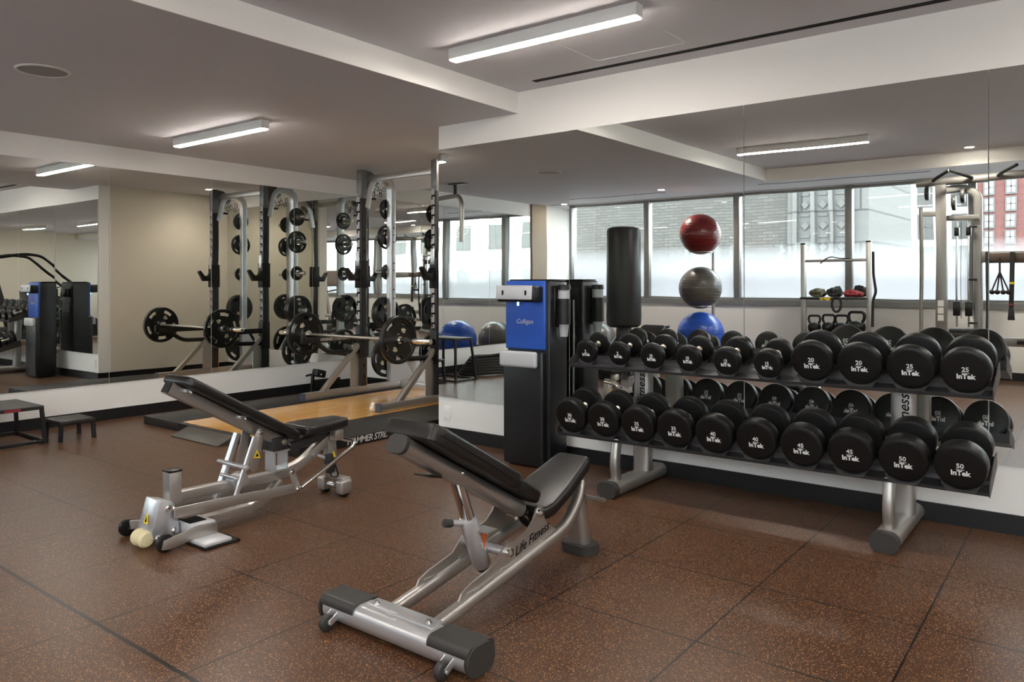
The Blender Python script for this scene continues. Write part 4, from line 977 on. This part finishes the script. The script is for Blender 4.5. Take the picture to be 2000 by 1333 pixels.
# kettlebell rack
kx0, kx1, ky = -3.07, -2.27, -1.10
kr = thing('kettlebell_rack', 'grey metal storage rack with kettlebells and straps under the windows', 'storage rack', ((kx0 + kx1) / 2, ky, 0))
for x in (kx0, kx1):
    MB().b2((x - 0.028, ky - 0.035, 0.0), (x + 0.028, ky + 0.035, 1.72), 0.005).part('post', 'silver_paint', kr)
    MB().b2((x - 0.03, ky - 0.30, 0.0), (x + 0.03, ky + 0.30, 0.05), 0.008).part('foot', 'silver_paint', kr)
    MB().b2((x - 0.030, ky - 0.037, 1.715), (x + 0.030, ky + 0.037, 1.735), 0.005).part('post_cap', 'black_plastic', kr)
MB().cyl((kx0, ky, 1.505), (kx1, ky, 1.505), 0.016, n=14).part('hanging_bar', 'silver_paint', kr)
for z in (1.005, 0.545, 0.20): MB().b2((kx0 + 0.01, ky - 0.20, z), (kx1 - 0.01, ky + 0.20, z + 0.025), 0.004).part('shelf', 'black_metal', kr)
kb0 = None
for i, (x, s) in enumerate(((-2.93, 1.0), (-2.745, 1.06), (-2.585, 1.04), (-2.41, 1.25))):
    lab = 'black kettlebell on the rack shelf, %s in the row of four' % ['first from the left', 'second', 'third', 'largest and last'][i]
    if kb0 is None:
        kb0 = thing('kettlebell', lab, 'kettlebell', (0, 0, 0), 'kettlebells on the rack shelf', local=True)
        MB().lathe([(0.0, 0.0), (0.045, 0.0), (0.068, 0.025), (0.076, 0.060), (0.068, 0.098), (0.045, 0.118), (0.0, 0.125)], (0, 0, 0), n=28).part('bell', 'black_plastic', kb0)
        MB().tube(rpath([(-0.040, 0, 0.095), (-0.068, 0, 0.150), (-0.060, 0, 0.205), (0.060, 0, 0.205), (0.068, 0, 0.150), (0.040, 0, 0.095)], 0.035, 6), 0.0135, 12).part('handle', 'black_plastic', kb0)
        k_ = kb0
    else: k_ = copy_tree(kb0, label=lab)
    k_.location = (x, ky + 0.02, 0.570); k_.scale = (s * 1.12, s * 1.12, s * 1.06)
def blob(name, c, size, m_, lab, cat):
    b = bmesh.new(); bmesh.ops.create_icosphere(b, subdivisions=4, radius=1)
    rnd = random.Random(hash(lab) % 1000 if False else len(lab))
    ph = [rnd.uniform(0, 6) for _ in range(6)]
    for v in b.verts:
        p = v.co.copy()
        k = 1 + 0.16 * math.sin(4 * p.x + ph[0]) * math.cos(3 * p.y + ph[1]) + 0.13 * math.sin(7 * p.y + 5 * p.z + ph[2]) + 0.07 * math.sin(13 * p.x + ph[3])
        v.co = Vector((p.x * size[0] * k, p.y * size[1] * k, max(-size[2], p.z * size[2] * k * 1.2)))
    m = MB(); m._merge(b, Matrix.Translation(c)); return tag(m.part(name, m_), lab, cat)
sh = 1.03
blob('folded_strap', (-2.89, ky, sh + 0.055), (0.105, 0.11, 0.050), 'strap_olive', 'olive bundle of folded straps on the left of the rack shelf', 'straps')
blob('folded_strap', (-2.68, ky - 0.02, sh + 0.065), (0.085, 0.11, 0.060), 'strap_black', 'black bundle of folded straps in the middle of the rack shelf', 'straps')
blob('folded_strap', (-2.45, ky + 0.05, sh + 0.045), (0.115, 0.075, 0.040), 'strap_red', 'dark red bundle of straps on the right of the rack shelf', 'straps')
blob('ankle_cuff', (-2.40, ky - 0.115, sh + 0.070), (0.085, 0.055, 0.068), 'strap_black', 'black padded cuff behind the red straps on the rack shelf', 'cuff')
tag(MB().prism([(-2.82, ky + 0.203, sh - 0.002), (-2.66, ky + 0.203, sh + 0.006), (-2.70, ky + 0.203, sh - 0.040), (-2.76, ky + 0.203, sh - 0.015), (-2.79, ky + 0.203, sh - 0.035)], (0, 0.006, 0)).part('yellow_strap', 'strap_yellow'), 'yellow strap end hanging over the front of the rack shelf', 'strap')
tag(MB().sweep([(-2.60 + 0.055 * math.cos(a), ky + 0.215, sh - 0.085 + 0.095 * math.sin(a)) for a in [2 * PI * k / 24 for k in range(24)]], rrect(0.030, 0.005, 0.002, 2), up=(0, 1, 0), closed=True).part('loop_strap', 'strap_black'), 'black loop strap hanging below the rack shelf', 'strap')
tag(MB().sweep(rpath([(-2.85, ky + 0.02, 1.47), (-2.80, ky + 0.02, 1.52), (-2.72, ky + 0.02, 1.555), (-2.62, ky + 0.01, 1.527), (-2.5, ky, 1.526)], 0.05, 4), rrect(0.03, 0.012, 0.005, 2)).part('hanging_strap', 'strap_black'), 'black strap draped over the top bar of the storage rack', 'strap')
tag(MB().sweep(rpath([(kx1 + 0.055, ky + 0.03, 1.60), (kx1 + 0.060, ky + 0.03, 1.32), (kx1 + 0.09, ky + 0.03, 1.10), (kx1 + 0.05, ky + 0.03, 1.00), (kx1 + 0.045, ky + 0.03, 0.66)], 0.05, 4), rrect(0.024, 0.03, 0.006, 2), up=(1, 0, 0)).part('suspension_strap', 'strap_black'), 'long black strap hanging down the side post of the storage rack', 'strap')

# cable machine
cm = thing('cable_machine', 'silver multi-station cable machine with pull-up bar in front of the windows', 'cable machine', (-1.0, -1.05, 0))
MB().b2((-1.515, -1.05, 0.0), (-1.405, -0.94, 2.36), 0.008).part('column', 'machine_silver', cm)
MB().sweep(rpath([(-1.10, -1.08, 0.0), (-1.10, -1.08, 2.25), (-1.25, -1.08, 2.32), (-1.42, -1.05, 2.30)], 0.16, 8), rrect(0.09, 0.09, 0.02, 4), up=(0, 1, 0)).part('column', 'machine_silver', cm)
MB().cyl((-1.655, -0.90, 0.0), (-1.655, -0.90, 2.10), 0.021, n=16).part('handle_tube', 'machine_silver', cm)
MB().bar((-1.655, -0.90, 2.02), (-1.45, -0.99, 2.02), 0.04, 0.06, 0.006).part('tube_bracket', 'machine_silver', cm)
MB().tube([(-1.72, -1.0, 2.395), (0.6, -1.0, 2.44)], 0.048, 16).part('top_bar', 'machine_silver', cm)
for (x, d) in ((-1.56, 1), (-1.12, -1), (-0.92, 1), (0.1, -1)):
    MB().tube(rpath([(x, -1.0, 2.40), (x + 0.06 * d, -0.90, 2.43), (x + 0.22 * d, -0.72, 2.49)], 0.05, 4), 0.018, 12).part('pull_up_grip', 'black_plastic', cm)
for (x, z) in ((-1.60, 2.27), (-1.33, 2.14), (-1.24, 2.22)):
    MB().cyl((x - 0.02, -0.98, z), (x + 0.02, -0.98, z), 0.088, n=24, bev=0.008).part('pulley', 'grey_plastic', cm)
MB().b2((-1.41, -1.08, 1.94), (-1.08, -1.0, 2.0), 0.01).part('cross_tube', 'machine_silver', cm)
for x in (-1.31, -1.19):
    MB().cyl((x, -1.02, 0.70), (x, -1.02, 1.93), 0.011, n=12).part('guide_rod', 'chrome', cm)
    MB().cyl((x + 0.045, -1.01, 0.80), (x + 0.045, -1.01, 1.93), 0.003, n=6).part('cable', 'strap_black', cm)
    MB().b2((x - 0.035, -1.06, 0.83), (x + 0.035, -0.98, 1.00), 0.006).part('weight_carriage', 'black_plastic', cm)
    MB().b2((x - 0.025, -1.05, 1.76), (x + 0.025, -0.98, 1.86), 0.006).part('pulley_block', 'black_plastic', cm)
ws = MB()
for k in range(12): ws.b2((-1.38, -1.10, 0.12 + k * 0.047), (-1.13, -0.93, 0.12 + k * 0.047 + 0.043), 0.003)
ws.part('weight_stack', 'charcoal_metal', cm)
MB().b2((-1.42, -1.12, 0.0), (-1.06, -0.91, 0.11), 0.006).part('stack_base', 'machine_silver', cm)
pc = MB()
for k in range(3): pc.b2((-1.492, -0.9395, 0.77 + k * 0.085), (-1.432, -0.9385, 0.84 + k * 0.085))
pc.part('instruction_placard', 'placard', cm)
MB().b2((-1.06, -1.08, 1.44), (0.55, -1.0, 1.57), 0.01).part('mid_beam', 'machine_silver', cm)
MB().b2((-1.02, -1.0, 1.46), (-0.60, -0.97, 1.55), 0.008).part('hook_plate', 'console_brown', cm)
MB().b2((0.50, -1.09, 0.0), (0.60, -0.99, 2.44), 0.008).part('column', 'machine_silver', cm)
MB().b2((-1.02, -1.08, 0.50), (0.55, -1.0, 0.60), 0.01).part('low_beam', 'machine_silver', cm)
MB().b2((-0.72, -0.998, 0.53), (-0.50, -0.985, 0.575), 0.01).part('grip_pad', 'black_plastic', cm)
for z in (1.86, 1.25, 0.75): MB().b2((-1.18, -1.00, z - 0.012), (-1.10, -0.97, z + 0.012), 0.004).part('hook', 'black_plastic', cm)
hr = thing('rope_attachment', 'black double rope handle hanging from the cable machine beam', 'rope attachment', (-0.875, -0.96, 1.4))
MB().bar((-0.875, -0.955, 1.50), (-0.875, -0.955, 1.33), 0.02, 0.01).part('strap', 'strap_black', hr)
for dx in (-0.075, -0.025, 0.03, 0.08):
    MB().tube([(-0.875, -0.955, 1.34), (-0.875 + dx, -0.955, 1.13)], 0.008, 8).part('rope', 'strap_black', hr)
    MB().ball((-0.875 + dx, -0.955, 1.11), 0.028, u=14, v=10).part('knob', 'black_plastic', hr)
sp_ = thing('suspension_trainer', 'black and yellow suspension strap hanging from the cable machine beam', 'suspension strap', (-0.755, -0.96, 1.2))
MB().bar((-0.755, -0.955, 1.56), (-0.772, -0.955, 0.90), 0.045, 0.02, 0.004).part('strap', 'strap_black', sp_)
MB().b2((-0.785, -0.968, 1.20), (-0.738, -0.940, 1.225)).part('buckle', 'strap_yellow', sp_)
MB().b2((-0.79, -0.968, 0.965), (-0.742, -0.940, 0.985)).part('stitched_band', 'strap_red', sp_)
MB().prism([(-0.805, -0.965, 0.80), (-0.735, -0.965, 0.80), (-0.745, -0.965, 0.93), (-0.795, -0.965, 0.93)], (0, 0.03, 0), 0.006).part('foot_cradle', 'strap_black', sp_)
tag(MB().tube(rpath([(-1.00, -0.95, 1.56), (-0.995, -0.95, 1.0), (-1.0, -0.95, 0.62)], 0.05, 4), 0.016, 10).part('hanging_bar_handle', 'strap_black'), 'thin black bar handle hanging beside the cable machine column', 'cable handle')

# treadmill beside the photographer and stair climber further down the room
tm_ = thing('treadmill', 'treadmill with brown console facing the windows, glimpsed between the rack plates', 'treadmill', (1.9, -0.2, 0))
MB().b2((1.50, -0.95, 0.02), (2.30, 0.95, 0.20), 0.02).part('deck', 'charcoal_metal', tm_)
MB().b2((1.62, -0.75, 0.20), (2.18, 0.93, 0.212), 0.004).part('belt', 'mat_rubber', tm_)
for x in (1.56, 2.24):
    MB().bar((x, -0.80, 0.18), (x, -0.60, 1.25), 0.06, 0.09, 0.01).part('upright', 'silver_paint', tm_)
    MB().tube(rpath([(x, -0.60, 1.12), (x, -0.1, 1.05), (x, 0.0, 0.95)], 0.05, 4), 0.02, 10).part('handrail', 'black_plastic', tm_)
MB().box((1.90, -0.62, 1.42), (0.74, 0.06, 0.42), 0.02, 3, Matrix.Rotation(0.3, 4, 'X')).part('console', 'console_brown', tm_)
MB().b2((1.5, -0.66, 1.20), (2.3, -0.54, 1.26), 0.01).part('console_beam', 'silver_paint', tm_)
sc2 = thing('stair_climber', 'black stair climber with long sloping handrails, glimpsed in the left mirror', 'stair climber', (4.2, 1.9, 0))
MB().prism([(3.85, 0.75, 0.05), (3.85, 2.35, 0.05), (3.85, 2.35, 1.10), (3.85, 2.05, 1.10), (3.85, 0.75, 0.35)], (0.70, 0, 0), 0.02).part('body', 'black_plastic', sc2)
for k in range(4): MB().b2((3.93, 0.80 + 0.28 * k, 0.36 + 0.19 * k), (4.47, 1.09 + 0.28 * k, 0.40 + 0.19 * k), 0.006).part('step', 'mat_rubber', sc2)
for x in (3.83, 4.57): MB().tube(rpath([(x, 1.15, 1.00), (x, 2.15, 1.84), (x, 2.50, 1.88), (x, 3.05, 1.80)], 0.14, 6), 0.030, 12).part('handrail', 'black_plastic', sc2)
MB().box((4.2, 3.02, 1.72), (0.55, 0.10, 0.30), 0.02, 3, Matrix.Rotation(0.3, 4, 'X')).part('console', 'charcoal_metal', sc2)
MB().b2((4.05, 2.34, 0.0), (4.35, 3.05, 0.30), 0.02).part('front_housing', 'charcoal_metal', sc2)
MB().bar((4.2, 2.70, 0.25), (4.2, 3.0, 1.66), 0.14, 0.10, 0.02).part('mast', 'charcoal_metal', sc2)
el = thing('exercise_bike', 'grey exercise bike at the far end, glimpsed in the left mirror', 'exercise bike', (7.6, 0.4, 0))
MB().b2((7.1, 0.36, 0.03), (8.2, 0.44, 0.12), 0.02).part('frame', 'silver_paint', el)
MB().bar((7.35, 0.4, 0.1), (7.30, 0.4, 0.85), 0.05, 0.06).part('seat_post', 'silver_paint', el)
MB().b2((7.17, 0.29, 0.85), (7.43, 0.51, 0.93), 0.03, 3).part('saddle', 'vinyl', el)
MB().bar((7.95, 0.4, 0.1), (8.02, 0.4, 1.15), 0.05, 0.06).part('handle_post', 'silver_paint', el)
MB().tube(rpath([(7.8, 0.15, 1.18), (8.02, 0.2, 1.15), (8.02, 0.6, 1.15), (7.8, 0.65, 1.18)], 0.05, 4), 0.018, 10).part('handlebar', 'black_plastic', el)
MB().cyl((7.85, 0.37, 0.42), (7.85, 0.43, 0.42), 0.26, n=36, bev=0.01).part('flywheel', 'charcoal_metal', el)
for y in (-0.35, 0.35): MB().b2((7.1 + 0.0, 0.15, 0.0), (7.18, 0.65, 0.05), 0.01)
MB().b2((8.12, 0.12, 0.0), (8.20, 0.68, 0.05), 0.01).part('foot', 'silver_paint', el)
MB().b2((7.10, 0.12, 0.0), (7.18, 0.68, 0.05), 0.01).part('foot', 'silver_paint', el)

# ------------------------------------------------------------------ the street outside
def building(name, lab, x0, x1, y1, h, m_, wins, depth=6.0, z0=-14.0, pane='facade_pane', group=None):
    t = thing(name, lab, 'building', ((x0 + x1) / 2, y1 - depth / 2, z0), group)
    MB().b2((x0, y1 - depth, z0), (x1, y1, h)).part('wall', m_, t)
    for (wx, wz, ww, wh) in wins:
        f = MB().b2((wx - ww / 2 - 0.08, y1, wz - wh / 2 - 0.10), (wx + ww / 2 + 0.08, y1 + 0.06, wz + wh / 2 + 0.08)).part('window', 'facade_trim', t)
        g = MB(); g.b2((wx - ww / 2, y1 + 0.055, wz - wh / 2), (wx + ww / 2, y1 + 0.07, wz + wh / 2)); g.part('pane', pane, f)
        b_ = MB(); b_.b2((wx - ww / 2, y1 + 0.07, wz - 0.03), (wx + ww / 2, y1 + 0.085, wz + 0.03)); b_.b2((wx - 0.03, y1 + 0.07, wz - wh / 2), (wx + 0.03, y1 + 0.085, wz + wh / 2)); b_.part('glazing_bar', 'facade_trim', f)
    return t
sb = building('stone_building', 'beige brick building with carved stone corner across the street', -40, -7.2, -13.5, 16, 'stone_brick', [(-17.0, 1.6, 1.2, 2.0), (-24, 1.6, 1.2, 2.0)])
MB().b2((-7.2, -19.5, -14), (-5.0, -13.4, 16)).part('corner_pier', 'stone_block', sb)
fr = MB()
for x in (-6.95, -6.45, -5.95, -5.45): fr.b2((x - 0.06, -13.4, 1.6), (x + 0.06, -13.22, 4.6), 0.01)
fr.b2((-7.15, -13.4, 4.6), (-5.1, -13.15, 4.95), 0.02); fr.b2((-7.15, -13.4, 1.3), (-5.1, -13.2, 1.55), 0.02)
for x in (-6.7, -6.2, -5.7):
    for z in (2.1, 2.7, 3.3, 3.9):
        fr.box((x, -13.385, z), (0.20, 0.06, 0.20), 0.02, 1, Matrix.Rotation(PI / 4, 4, 'Y')); fr.b2((x - 0.13, -13.4, z + 0.27), (x + 0.13, -13.37, z + 0.33))
fr.part('carved_panel', 'stone_block', sb)
building('white_building', 'tall white office building beyond the kettlebell rack windows', -16, -5.6, -44, 40, 'white_stone', [(x, z, 0.70, 1.35) for x in (-14.3, -12.4, -10.55, -8.5, -6.7) for z in (0.3, 2.25, 4.2, 6.15, 8.1)])
building('red_brick_building', 'red brick building with white windows beyond the cable machine', -5.4, -3.1, -40, 40, 'red_brick', [(x, z, 0.36, 0.60) for x in (-4.75, -3.75) for z in (2.4, 3.3, 4.2, 5.1, 6.0, 6.9, 7.8)], pane='cup_clear')
building('pale_building', 'pale building with grid windows seen through the left mirror', 16, 60, -46, 40, 'white_stone', [(x, z, 1.6, 2.2) for x in (18, 22, 26, 30, 34, 38, 42, 46) for z in (1.4, 5.6, 9.8)])
struct(MB().b2((-80, -90, -14.3), (90, -2.5, -14)).part('street_ground', 'steel_ramp'))
